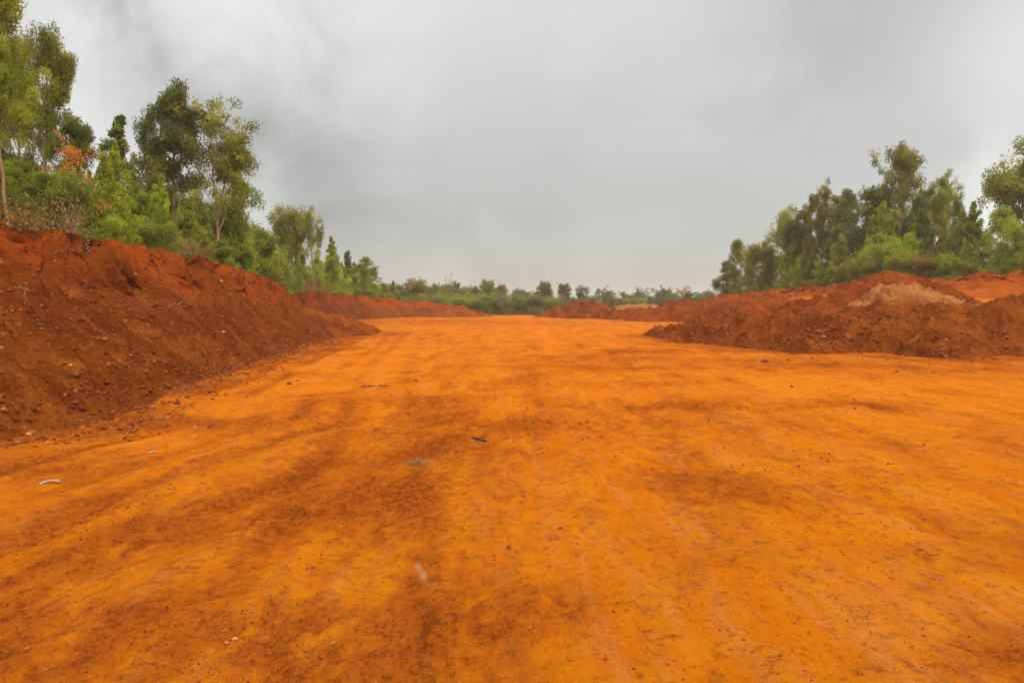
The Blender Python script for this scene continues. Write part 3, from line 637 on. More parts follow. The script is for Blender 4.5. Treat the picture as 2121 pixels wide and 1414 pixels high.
dry_branch([(330, 557), (345, 575), (352, 592)], .011, 'thin root dangling in the cut face of the left bank', cat='root', name='root')
dry_branch([(490, 570), (508, 585), (520, 600)], .014, 'dry branches below the young trees on the left bank crest', twigs=6)
dry_branch([(440, 596), (462, 606), (482, 616)], .013, 'dry branch half buried above the left road bend', twigs=4)
dry_branch([(110, 520), (150, 524), (180, 520)], .02, 'dark root along the lip of the left bank', mat='bark_dark', cat='root', name='root')
dry_branch([(645, 640), (660, 645), (678, 652)], .022, 'pale stick on the shoulder of the rounded left heap')

# ------------------------------------------------------------------ trees
def unit(v): return v / (np.linalg.norm(v, axis=-1, keepdims=True) + 1e-9)
def leaves_mesh(name, cen, size, aspect, droop, r, tint, mat, up=0.0):
    n = len(cen)
    D = unit(r.normal(0, 1, (n, 3)) + np.array([0, 0, -droop]) + np.array([0, 0, up]))
    S = unit(np.cross(D, r.normal(0, 1, (n, 3))))
    L = size * r.uniform(.65, 1.3, (n, 1)); Wd = L * aspect * r.uniform(.8, 1.2, (n, 1))
    N = np.cross(D, S)
    V = np.stack([cen - D * L * .5, cen + S * Wd * .5 + N * Wd * .12, cen + D * L * .5, cen - S * Wd * .5 + N * Wd * .12], 1)
    return mesh_np(name, V.reshape(-1, 3), np.arange(n * 4).reshape(n, 4), mat, smooth=False, fattrs={'tint': tint})

def make_tree(seed, H, Rm, t0, nb, prof, elev, nsub, rc, nleaf, leaf, aspect=.32, droop=.9, lean=.04, trunk_r=.012, up=0., forks=0, jag=.35, mat='leaf_green', bark='bark', cl_tint=.8, skip=.12, flat=.7, taper=False, base=0):
    r = np.random.default_rng(seed); a = Acc()
    lx, ly = r.normal(0, lean, 2) * H
    n = 10; t = np.linspace(0, 1, n)
    T = np.stack([lx * t ** 1.5 + r.normal(0, .008 * H, n) * t, ly * t ** 1.5 + r.normal(0, .008 * H, n) * t, H * .97 * t], -1)
    stems = [(T, trunk_r * H)]
    a.tube(T, trunk_r * H, trunk_r * H * .15, 7)
    for k in range(forks):
        f = r.uniform(.18, .5); b = np.array([np.interp(f, t, T[:, i]) for i in range(3)]); an = r.uniform(0, 6.28); hh = H * r.uniform(.72, .95)
        e = np.array([math.cos(an) * Rm * r.uniform(.5, .8) + b[0], math.sin(an) * Rm * r.uniform(.5, .8) + b[1], hh])
        q = np.linspace(0, 1, n)[:, None]; S = b + (e - b) * q + np.array([0, 0, 1]) * (np.sin(np.pi * q) * .04 * H) + r.normal(0, .008 * H, (n, 3)) * q
        S[:, :2] = b[:2] + (e[:2] - b[:2]) * q ** .75
        stems.append((S, trunk_r * H * .6)); a.tube(S, trunk_r * H * .6, trunk_r * H * .1, 6)
    C = []; CS = []
    az = r.uniform(0, 6.28)
    for si, (S, r0) in enumerate(stems):
        m = nb if si == 0 else int(nb * .6)
        for k in range(m):
            tt = t0 + (1 - t0) * ((k + r.random()) / m) if si == 0 else .35 + .65 * (k + r.random()) / m
            hz = float(np.interp(tt, t, S[:, 2])) / H
            b = np.array([np.interp(tt, t, S[:, i]) for i in range(3)])
            az += 2.4 + r.normal(0, .3)
            L = Rm * prof(hz if si == 0 else min(1, hz + .05)) * r.uniform(1 - jag, 1 + jag * .7) * (1 if si == 0 else .6)
            if L < .05 * Rm: L = .05 * Rm
            el = elev(hz) + r.normal(0, .15)
            d = np.array([math.cos(az) * math.cos(el), math.sin(az) * math.cos(el), math.sin(el)])
            q = np.linspace(0, 1, 5)[:, None]
            B = b + d * L * q + np.array([0, 0, 1.]) * (.12 * L * q ** 2) + r.normal(0, .03 * L, (5, 3)) * q
            a.tube(B, max(r0 * .32 * (1 - .6 * tt), .006), .004, 4)
            if r.random() > skip * .3: C.append(B[-1]); CS.append(1.0)
            for j in range(nsub):
                f = r.uniform(.3, .95); sb = np.array([np.interp(f, q[:, 0], B[:, i]) for i in range(3)])
                sd = unit(d + r.normal(0, .65, 3)); e = sb + sd * L * r.uniform(.22, .5) * (1.1 - .4 * f)
                if r.random() < .6: a.tube(np.stack([sb, (sb + e) / 2 + r.normal(0, .02 * L, 3), e]), .009, .003, 3)
                if r.random() > skip: C.append(e); CS.append(r.uniform(.6, 1.1))
    C.append(T[-1]); CS.append(.8)
    C = np.array(C); CS = np.array(CS)
    if taper: CS = CS * np.clip(1.25 - C[:, 2] / H, .30, 1.0)
    w = CS / CS.sum(); idx = r.choice(len(C), nleaf, p=w)
    off = np.clip(r.normal(0, 1, (nleaf, 3)), -1.75, 1.75) * rc * CS[idx][:, None] * np.array([1, 1, flat])
    cen = C[idx] + off
    cen[:, 2] = np.where(cen[:, 2] < .03 * H, .03 * H + np.abs(r.normal(0, .04, nleaf)) * H, cen[:, 2])
    if base: 
        low = r.random(nleaf) < base; k = int(low.sum()); an = r.uniform(0, 6.28, k); rr = Rm * r.uniform(.2, 1.0, k) ** .7 * .95; cen[low] = np.stack([np.cos(an) * rr, np.sin(an) * rr, H * np.abs(r.normal(0, .09, k))], -1)
    ct = r.random(len(C)); tint = np.clip(ct[idx] * cl_tint + r.random(nleaf) * (1 - cl_tint) + .10 * (r.random(nleaf) - .5), 0, 1)
    crown = leaves_mesh('crown', cen, leaf, aspect, droop, r, tint, M[mat], up)
    return a.mesh('trunk', M[bark]), crown, float(np.percentile(cen[:, 2], 99.6))

VAR = {}
def prof_tall(h): return (.35 + .65 * math.sin(math.pi * min(1, max(0, (h - .2) / .78)) ** .85)) * (1 if h < .93 else .6)
def prof_cone(h): return max(.03, (1 - h) ** .72 * (.62 + .38 * math.sin(min(1, h * 3.2) * 1.57)))
def prof_round(h): return max(.15, math.sin(math.pi * min(1, max(.05, h * .95))) ** .6)
def prof_bush(h): return max(.35, 1 - .55 * h)
for i in range(3):
    VAR[f'near{i}'] = make_tree(140 + i, 9, [2.3, 2.0, 1.9][i], [.46, .30, .36][i], 26, prof_tall, lambda h: .70 + .5 * h, 5, .19, 30000, .155, .25, 1.2, .03, .012, forks=[0, 1, 1][i], jag=.7, mat='leaf_olive', skip=.36, cl_tint=.82, flat=1.35)
for i in range(6):
    VAR[f'tall{i}'] = make_tree(100 + i, 10, [2.5, 2.0, 2.8, 1.6, 2.3, 1.9][i], [.34, .38, .32, .34, .45, .30][i], 24, prof_tall, lambda h: .72 + .5 * h, 5, .23, 14000, .235, .27, 1.1, .035, .011, forks=[1, 1, 2, 0, 1, 1][i], jag=.78, mat='leaf_olive', skip=.40, cl_tint=.82, flat=1.1)
for i in range(6):
    VAR[f'young{i}'] = make_tree(200 + i, 5, [1.25, 1.05, 1.5, .85, 1.4, 1.15][i], [.06, .1, .05, .12, .05, .08][i], 40, prof_cone, lambda h: .45 + .85 * h, 3, .165, 9000, .20, .25, .7, .05, .009, jag=.7, mat='leaf_green', skip=.12, up=.15, taper=True, flat=1.2, base=.10, cl_tint=.8, forks=[0, 0, 1, 0, 1, 0][i])
def prof_oval(h): return max(.12, math.sin(math.pi * min(.97, .12 + .86 * h)) ** .8)
for i in range(5):
    VAR[f'oval{i}'] = make_tree(250 + i, 5, [1.2, 1.5, 1.0, 1.6, 1.3][i], [.08, .1, .12, .06, .1][i], 24, prof_oval, lambda h: .40 + .75 * h, 4, .24, 9000, .20, .28, .6, .05, .009, jag=.6, mat='leaf_green', skip=.22, up=.1, base=.10, cl_tint=.82, forks=[0, 1, 0, 1, 1][i])
for i in range(4):
    VAR[f'bush{i}'] = make_tree(300 + i, 1.8, 1.0, .06, 14, prof_bush, lambda h: .15 + .9 * h, 4, .20, 4600, .13, .32, .4, .06, .012, jag=.5, mat='leaf_green', forks=3, skip=.12, base=.22)
for i in range(3):
    VAR[f'broad{i}'] = make_tree(400 + i, 9, [3.2, 2.8, 3.5][i], .22, 24, prof_round, lambda h: .3 + .75 * h, 5, .40, 24000, .27, .40, .5, .03, .015, forks=2, jag=.55, mat='leaf_olive', bark='bark_dark', skip=.28, cl_tint=.82, flat=1.0)
for i in range(4):
    VAR[f'far{i}'] = make_tree(500 + i, 7, [2.4, 1.6, 2.9, 2.0][i], [.12, .2, .1, .3][i], 18, prof_round, lambda h: .3 + .6 * h, 5, .45, 4200, .40, .5, .4, .04, .016, forks=1, jag=.7, mat='leaf_far', bark='bark_dark', skip=.2, base=.22, cl_tint=.82)
for i in range(2):
    VAR[f'flat{i}'] = make_tree(600 + i, 7, 3.6, .72, 15, lambda h: .9, lambda h: .28, 5, .42, 3000, .36, .5, .2, .05, .016, forks=2, jag=.4, mat='leaf_far', bark='bark_dark', skip=.2, flat=.32)
def bare_tree():
    r = np.random.default_rng(9); a = Acc()
    a.tube(wiggle((0, 0, 0), (.1, 0, 3.2), 7, .05, r), .11, .07, 6)
    for k in range(9):
        an = k * 2.4; e = np.array([math.cos(an) * r.uniform(.6, 1.5), math.sin(an) * .9, r.uniform(5.6, 7)]); b = np.array([.06, 0, r.uniform(2.0, 3.2)]); Q = wiggle(b, e, 6, .07, r); a.tube(Q, .05, .02, 4)
        for j in range(5):
            i = r.integers(2, 6); a.tube(wiggle(Q[i], Q[i] + (r.normal(0, .4), r.normal(0, .4), r.uniform(.3, 1.0)), 4, .04, r), .022, .012, 3)
    n = 170; top = np.array([v for v in np.concatenate(a.v) if v[2] > 5.2]); cen = top[r.integers(0, len(top), n)] + r.normal(0, .15, (n, 3))
    return a.mesh('trunk', M['bark_dark']), leaves_mesh('crown', cen, .2, .4, .3, r, r.random(n), M['leaf_brown']), 7
VAR['bare'] = bare_tree()
VAR['rust'] = make_tree(77, 3.2, 1.0, .25, 14, prof_oval, lambda h: .5 + .5 * h, 4, .15, 1100, .12, .3, .9, .05, .010, jag=.7, mat='leaf_red', skip=.3)
def brush_var(seed, mat, nl=900, R_=.9, Hh=.7, leaf=.12):
    r = np.random.default_rng(seed); a = Acc(); E = []
    for k in range(46):
        an = r.uniform(0, 6.28); b = np.array([r.normal(0, R_ * .35), r.normal(0, R_ * .35), .05]); e = b + np.array([math.cos(an) * R_ * r.uniform(.4, 1), math.sin(an) * R_ * r.uniform(.4, 1), Hh * r.uniform(.1, 1)])
        Q = wiggle(b, e, 6, .04, r); a.tube(Q, .016, .004, 4); E += [Q[-1], Q[3]]
    E = np.array(E); cen = E[r.integers(0, len(E), nl)] + r.normal(0, .12, (nl, 3)); cen[:, 2] = np.abs(cen[:, 2])
    return a.mesh('trunk', M['dry']), leaves_mesh('crown', cen, leaf, .45, .4, r, r.random(nl), M[mat]), Hh
VAR['brush0'] = brush_var(1, 'leaf_dry'); VAR['brush1'] = brush_var(2, 'leaf_dry', 380, .8, 1.0, .10); VAR['brush2'] = brush_var(3, 'leaf_brown', 500, .9, .8, .11)

NTREE = [0]
def plant(var, x, y, z, height, label, cat='tree', name='tree', mat=None, wide=1.0, rz=None, group=None, crown_name='crown', trunk_name='trunk'):
    wood, leafm, H = VAR[var]; s = height / H
    e = bpy.data.objects.new(name, None); COL.objects.link(e); e.empty_display_size = .3
    e.location = (x, y, z); e.rotation_euler.z = random.uniform(0, 6.28) if rz is None else rz; e.scale = (s * wide, s * wide, s)
    for nm, me in ((trunk_name, wood), (crown_name, leafm)):
        o = bpy.data.objects.new(nm, me); COL.objects.link(o); o.parent = e
        if nm == crown_name and mat:
            o.material_slots[0].link = 'OBJECT'; o.material_slots[0].material = M[mat]
    NTREE[0] += 1
    return tag(e, label, cat, group)
def plant_px(var, px, top, Y, label, side='L', **k):
    x = (px - 1060.5) / F * Y; zt = W(px, top, Y)[2]
    z = plateau_z(x, Y, side == 'R') if side in 'LR' else -.05
    return plant(var, x, Y, z, max(zt - z, .5), label, **k)

# named trees on the left bank
T_ = plant_px
T_('near1', -22, -175, 20.5, 'tallest dark tree in the top left corner, its top cut off by the photo', mat='leaf_olive', wide=1.0, rz=.4)
T_('near0', 22, 78, 19.6, 'yellow green tree on a bare brown trunk at the left edge', mat='leaf_bright', wide=1.0, rz=1.0)
T_('near2', 98, 62, 28, 'slender olive tree with hanging sprays right of the tallest dark tree', mat='leaf_olive', wide=.72, rz=2.0)
T_('near1', 52, 80, 30, 'thin olive tree half hidden behind the yellow green tree', mat='leaf_olive', wide=.75)
T_('tall4', 158, 238, 27, 'small open tree with sparse dark leaves above the red dead crown', mat='leaf_deep', wide=1.0, rz=1)
T_('bush0', 148, 352, 22.5, 'leafy green shrub standing in front of the dead rust red tree', cat='shrub', name='shrub', mat='leaf_green', wide=1.0)
T_('rust', 150, 282, 25, 'young tree with dead rust red leaves', mat='leaf_red', wide=1.0, rz=2)
T_('young1', 232, 238, 31, 'dark pointed young tree standing above its bright green neighbour', mat='leaf_deep', wide=.95)
T_('young4', 243, 298, 27.5, 'bright green bushy young tree in front of the dark pointed one', mat='leaf_bright', wide=.8)
T_('tall3', 362, 183, 41, 'tall thin tree with a narrow pointed top left of the wide olive tree', mat='leaf_deep', wide=1.15, rz=.5)
T_('tall5', 322, 232, 44, 'loose grey green tree leaning left behind the tall thin tree', mat='leaf_deep', wide=.75, rz=3.3)
T_('tall2', 458, 198, 41, 'wide olive tree with spreading crown, the biggest in the middle of the left row', mat='leaf_olive', wide=1.1, rz=1.2)
T_('oval4', 498, 373, 47, 'dense pointed green tree right of the wide olive tree', mat='leaf_green', wide=.85)
T_('young0', 470, 420, 46, 'green conical tree just left of the dense pointed one', mat='leaf_deep', wide=1.0)
T_('broad0', 606, 430, 82, 'rounded tree on a thin dark trunk, left one of the far pair', mat='leaf_olive', wide=.72, rz=.8)
T_('tall2', 652, 428, 80, 'looser olive tree, right one of the far pair', mat='leaf_olive', wide=.80, rz=2.0)
T_('young3', 690, 492, 84, 'narrow yellow green young tree right of the far pair', mat='leaf_bright', wide=1.2)
T_('tall3', 718, 520, 92, 'tiny thin tree rising above the young trees at the far left', mat='leaf_deep', wide=.8)
T_('young3', 622, 528, 74, 'pale stemmed yellow green sapling in front of the far pair', mat='leaf_bright', wide=1.0)
T_('oval4', 757, 533, 92, 'leafy young tree near the right end of the left row', mat='leaf_green', wide=1.1)
T_('oval1', 776, 552, 96, 'last dense young tree at the right end of the left row', mat='leaf_green', wide=1.0)
T_('young5', 335, 365, 33, 'light green young tree below the thin tall tree', mat='leaf_bright', wide=.9)
T_('oval3', 545, 470, 52, 'broad soft green young tree where the near bank drops away', mat='leaf_green', wide=1.0)
# brush
x, y, z = bank_point(45, 478); plant('brush0', x - .4, y + .5, z - .05, .48, 'pile of dry pale leaves and branches on the left bank crest', 'brush pile', 'brush_pile', wide=1.0, crown_name='dry_leaves', trunk_name='branches')
x, y, z = bank_point(8, 470); plant('brush0', x - .5, y + .8, z - .05, .8, 'brown heap of dry leaves at the foot of the yellow green tree', 'brush pile', 'brush_pile', mat='leaf_brown', wide=1.0, crown_name='dry_leaves', trunk_name='branches')
T_('brush1', 148, 400, 21.5, 'dead pale shrub on the left bank crest', cat='dead shrub', name='dead_shrub', wide=.5, crown_name='dry_leaves', trunk_name='branches')
T_('brush2', 395, 485, 31, 'withered brown shrub leaning over the left bank', cat='dead shrub', name='dead_shrub', wide=.7, crown_name='dry_leaves', trunk_name='branches')
T_('brush2', 645, 580, 75, 'withered brown bush among the distant saplings', cat='dead shrub', name='dead_shrub', wide=1.2, crown_name='dry_leaves', trunk_name='branches')

def fill(C, line, side, n, back, rows, jitter=26, smin=0, smax=1, ymin=9, ymax=118, wmul=1.0):
    C = C[(C[:, 1] > ymin) & (C[:, 1] < ymax) & (np.abs(C[:, 0]) / np.maximum(C[:, 1], 1) < .95)]
    xs, ts = zip(*line); seg = np.concatenate([[0], np.cumsum(np.hypot(*np.diff(C[:, :2], axis=0).T))])
    for row, (b0, b1, dtop, kinds, mats, (label, cat, name)) in enumerate(rows):
        # even spacing in the picture = spacing that grows with distance
        w = np.hypot(C[:, 0], np.maximum(C[:, 1], 4)); cpx = F * C[:, 0] / C[:, 1]; cum = np.cumsum(np.abs(np.gradient(cpx)) + .25 * F * np.gradient(seg) / w); cum = (cum - cum[0]) / (cum[-1] - cum[0])
        nn = int(n * (1.8 if row == 0 else 1.2))
        for k in range(nn):
            f = smin + (smax - smin) * (k + random.random()) / nn; i = int(np.interp(f, cum, np.arange(len(C))))
            b = random.uniform(b0, b1)
            x, y = C[i, 0] + back[0] * b, C[i, 1] + back[1] * b
            if y < 8: continue
            px = PX(x, y)
            if px < -260 or px > 2400: continue
            top = float(np.interp(px, xs, ts)) + dtop + random.uniform(-jitter, jitter)
            z = plateau_z(x, y, side == 'R'); h = W(px, top, y)[2] - z
            v = random.choice(kinds)
            if h < .5: h = random.uniform(.5, .9); v = random.choice(['bush0', 'bush1', 'bush2'])
            plant(v, x, y, z, h, label, cat, name, mat=random.choice(mats), wide=wmul * random.uniform(.8, 1.25) * (1.0 if v.startswith('bush') else min(1.5, max(.85, 3.6 / max(h, .8)))), group=label)
LF = [(-260, 300), (0, 320), (60, 330), (130, 350), (200, 375), (300, 395), (350, 385), (420, 430), (480, 460), (540, 485), (600, 535), (650, 545), (700, 545), (760, 552), (800, 590), (900, 610)]
LROWS = [
    (.6, 2.2, 80, ['bush0', 'bush1', 'bush2', 'bush3'], ['leaf_green', 'leaf_green', 'leaf_bright', 'leaf_olive', 'leaf_deep'], ('low leafy shrub along the front edge of the left bank top', 'shrub', 'shrub')),
    (1.4, 4.0, 32, ['young0', 'young1', 'young2', 'oval0', 'young4', 'young5', 'bush1', 'oval4'], ['leaf_green', 'leaf_bright', 'leaf_bright', 'leaf_green'], ('young green tree crowded in the thicket along the left bank', 'young tree', 'young_tree')),
    (3.5, 7.5, 2, ['young0', 'young1', 'young4', 'young3', 'young5', 'oval2'], ['leaf_green', 'leaf_green', 'leaf_deep', 'leaf_bright'], ('taller young tree in the back row of the left thicket', 'young tree', 'young_tree')),
    (7, 17, 0, ['young2', 'young4', 'tall1', 'tall5', 'broad1'], ['leaf_deep', 'leaf_green', 'leaf_olive'], ('slender green tree filling the wood behind the left thicket', 'tree', 'woodland_tree'))]
fill(_LC, LF, 'L', 30, (-1, .25), LROWS, ymin=9, ymax=50)
LROWS[0] = (.5, 2.5, 34) + LROWS[0][3:]; LROWS[1] = (1.4, 5, 10) + LROWS[1][3:]
fill(_LC, LF, 'L', 28, (-1, .25), LROWS, ymin=49, ymax=121, jitter=14, wmul=1.2)

# named trees on the right bank
T_('bush2', 1487, 572, 109, 'lowest bush at the left tip of the right-hand wood', 'R', cat='shrub', name='shrub', mat='leaf_olive', wide=.7)
T_('oval0', 1503, 541, 107, 'small tree stepping down at the left tip of the right-hand wood', 'R', mat='leaf_olive', wide=.9)
T_('oval2', 1522, 498, 104, 'thin tree poking up at the left end of the right-hand wood', 'R', mat='leaf_olive', wide=.8)
T_('oval1', 1558, 505, 100, 'leaning olive tree near the left end of the right-hand wood', 'R', mat='leaf_olive', wide=1.0)
T_('oval4', 1590, 512, 98, 'rounded olive tree next to the leaning one on the right bank', 'R', mat='leaf_olive', wide=1.2)
T_('broad2', 1626, 432, 94, 'open crowned tree, first tall tree of the right-hand wood', 'R', mat='leaf_olive', wide=.80, rz=.5)
T_('tall0', 1700, 380, 88, 'tall full tree, second tall tree of the right-hand wood', 'R', mat='leaf_olive', wide=.85, rz=1.5)
T_('tall3', 1757, 392, 88, 'thin dark tree close behind the second tall one on the right', 'R', mat='leaf_deep', wide=.9)
T_('oval2', 1802, 392, 84, 'dark narrow tree left of the tallest slender tree on the right', 'R', mat='leaf_deep', wide=1.2)
T_('tall4', 1855, 303, 80, 'tallest slender tree of the right-hand wood with side tufts', 'R', mat='leaf_olive', wide=.88, rz=.2)
T_('young4', 1822, 420, 74, 'bright green dense young tree below the tallest slender tree', 'R', mat='leaf_bright', wide=.9)
T_('tall1', 1908, 384, 76, 'dark full tree right of the tallest slender tree', 'R', mat='leaf_deep', wide=.8, rz=2)
T_('tall2', 1956, 352, 74, 'full green tree with a rounded top in the middle of the right-hand wood', 'R', mat='leaf_green', wide=.66, rz=.9)
T_('tall4', 1945, 388, 68, 'olive green tree on a pale bare trunk in the right-hand wood', 'R', mat='leaf_olive', wide=.66, rz=1.9)
T_('tall5', 1664, 428, 92, 'olive tree filling the gap between the first two tall trees of the right-hand wood', 'R', mat='leaf_olive', wide=1.0, rz=1)
T_('tall1', 1732, 398, 90, 'olive tree pressed against the right side of the second tall one', 'R', mat='leaf_olive', wide=.95, rz=3)
T_('tall2', 1882, 408, 82, 'green tree between the tallest slender tree and the rounded one', 'R', mat='leaf_green', wide=.7, rz=4)
T_('tall0', 1985, 420, 78, 'olive tree right of the rounded green tree in the right-hand wood', 'R', mat='leaf_olive', wide=.62, rz=5)
T_('young5', 2012, 418, 70, 'green young tree left of the bright gap in the right-hand wood', 'R', mat='leaf_green', wide=1.0)
T_('broad2', 2128, 293, 72, 'big round dark crowned tree cut off by the right edge', 'R', mat='leaf_olive', wide=.82, rz=2.2)
T_('oval2', 2065, 430, 62, 'thin yellow green sapling in front of the big round tree', 'R', mat='leaf_bright', wide=.9)
T_('oval3', 2120, 455, 60, 'bright green bush-like tree at the right edge', 'R', mat='leaf_bright', wide=1.0)
RF = [(1440, 612), (1475, 600), (1500, 568), (1540, 530), (1600, 510), (1660, 490), (1760, 462), (1830, 448), (1900, 440), (1980, 450), (2020, 470), (2050, 505), (2090, 490), (2121, 465), (2400, 440)]
fill(_RC, RF, 'R', 36, (.72, .69), [
    (.5, 1.8, 100, ['bush0', 'bush1', 'bush2', 'bush3'], ['leaf_olive', 'leaf_bright', 'leaf_olive', 'leaf_green', 'leaf_brown'], ('low olive shrub along the front edge of the right bank top', 'shrub', 'shrub')),
    (1.5, 4.5, 58, ['young0', 'young1', 'young2', 'young4', 'young5', 'oval2', 'bush0'], ['leaf_olive', 'leaf_bright', 'leaf_bright', 'leaf_bright', 'leaf_green'], ('young olive green tree in the thicket along the right bank', 'young tree', 'young_tree')),
    (4, 9, 18, ['young0', 'young1', 'young3', 'young4', 'young5', 'oval0'], ['leaf_olive', 'leaf_deep', 'leaf_green', 'leaf_bright'], ('taller young tree in the back row of the right thicket', 'young tree', 'young_tree')),
    (9, 20, 4, ['tall0', 'tall1', 'tall3', 'tall5', 'young2', 'young4', 'broad0'], ['leaf_deep', 'leaf_olive', 'leaf_olive'], ('slender tree filling the wood behind the right thicket', 'tree', 'woodland_tree')),
], ymax=111, jitter=26, wmul=.92)

# far belt
def far(var, px, top, Y, label, **k): return plant_px(var, px, top, Y, label, side='F', **k)
far('far0', 866, 577, 150, 'brown tinged round tree at the left of the distant tree line', mat='leaf_brown', wide=.8)
far('far2', 902, 587, 155, 'dark dome shaped tree left of the bare distant tree', mat='leaf_far', wide=.6)
far('bare', 932, 574, 160, 'bare distant tree with upright branches', wide=.85)
far('far3', 948, 584, 165, 'leaning tree right of the bare distant tree', mat='leaf_far', wide=.6)
far('far2', 985, 592, 160, 'wide pale green tree in the distant tree line', mat='leaf_far', wide=.7)
far('far1', 1008, 581, 165, 'light green open tree behind the wide pale one', mat='leaf_green', wide=1.0)
far('far1', 1041, 590, 170, 'rust brown tree right of the light green open tree', mat='leaf_brown', wide=.85)
far('far2', 1072, 608, 175, 'low round tree right of the rust brown tree', mat='leaf_far', wide=.9)
far('far1', 1126, 584, 170, 'tall distant tree with a pale top left of the red heap', mat='leaf_far', wide=1.0)
far('far2', 1112, 603, 168, 'broad bush at the base of the tall pale topped tree', mat='leaf_far', wide=.9)
far('far1', 1170, 588, 180, 'upright dark tree above the left end of the far heaps', mat='leaf_far', wide=1.0)
far('far0', 1207, 592, 185, 'full dark tree above the middle of the far heaps', mat='leaf_far', wide=.85)
far('flat1', 1246, 593, 195, 'flat topped tree with a forked trunk in the distance', mat='leaf_far', wide=.65)
far('far2', 1292, 604, 210, 'low dull green tree right of the forked flat topped tree', mat='leaf_far', wide=.9)
far('flat0', 1330, 595, 225, 'first flat topped tree of the hazy row at right', mat='leaf_far', wide=.7)
far('flat1', 1370, 592, 230, 'middle flat topped tree of the hazy row', mat='leaf_far', wide=.8)
far('flat0', 1414, 592, 225, 'brownish flat topped tree in the hazy row', mat='leaf_brown', wide=.7)
far('flat1', 1452, 600, 215, 'low wide flat topped tree beside the right bank', mat='leaf_far', wide=.9)
FL = [(700, 585), (780, 586), (830, 590), (900, 597), (960, 601), (1040, 606), (1100, 614), (1180, 616), (1300, 614), (1400, 612), (1500, 612)]
for k in range(46):
    px = 770 + k * 15.8 + random.uniform(-12, 12); Y = random.uniform(142, 160) + max(0, px - 1050) * .13
    far(random.choice(['far0', 'far2', 'far2', 'far3']), px, float(np.interp(px, *zip(*FL))) + random.choice([-6, 2, 6, 10, 12]), Y, 'dull green bushy tree in the low distant tree line', mat=random.choice(['leaf_far', 'leaf_far', 'leaf_olive', 'leaf_olive', 'leaf_green', 'leaf_brown']), wide=random.uniform(.9, 1.6), group='bushy trees of the distant tree line', name='bushy_tree')
for k in range(58):
    px = 790 + k * 11.8 + random.uniform(-14, 14); Y = random.uniform(172, 190) + max(0, px - 1050) * .15
    far(random.choice(['far0', 'far2', 'far1']), px, float(np.interp(px, *zip(*FL))) + random.choice([-13, -8, -4, 0, 3, 6, 8]), Y, 'hazy tree standing behind the low distant tree line', mat='leaf_far', wide=random.uniform(.9, 1.4), group='hazy trees behind the distant tree line', name='hazy_tree')

for k in range(40):
    px = 765 + k * 10.5 + random.uniform(-10, 10); Y = random.uniform(136, 152)
    far(random.choice(['bush0', 'bush1', 'bush2', 'bush3']), px, 612 + (px - 765) * .012 + random.uniform(-9, 8), Y, 'low olive bush in front of the distant tree line', cat='bush', name='bush', mat=random.choice(['leaf_olive', 'leaf_green', 'leaf_far', 'leaf_deep', 'leaf_brown']), wide=random.uniform(1.0, 1.8), group='low bushes before the distant tree line')
for k in range(30):
    px = 1160 + k * 11 + random.uniform(-9, 9); Y = random.uniform(185, 205)
    far(random.choice(['bush0', 'bush1', 'far2']), px, 616 + random.uniform(-6, 6), Y, 'hazy low bush below the distant flat topped trees', cat='bush', name='bush', mat='leaf_far', wide=random.uniform(1.2, 2.0), group='hazy low bushes below the flat topped trees')

# ------------------------------------------------------------------ air
def haze():
    me = bpy.data.meshes.new('haze'); bm = bmesh.new(); bmesh.ops.create_cube(bm, size=1)
    for v in bm.verts: v.co = Vector((v.co.x * 6200, v.co.y * 1400 + 300, (v.co.z + .5) * 25 - 3.0))
    bm.to_mesh(me); bm.free()
    m = bpy.data.materials.new('pale_dusty_air'); m.use_nodes = True; t = m.node_tree; t.nodes.clear()
    o = t.nodes.new('ShaderNodeOutputMaterial'); v = t.nodes.new('ShaderNodeVolumePrincipled'); v.inputs['Density'].default_value = .00045; v.inputs['Color'].default_value = (.97, .92, .80, 1)
    v.inputs['Anisotropy'].default_value = .3
    t.links.new(v.outputs[0], o.inputs['Volume']); tag(link('haze', me, m), kind='stuff')
haze()

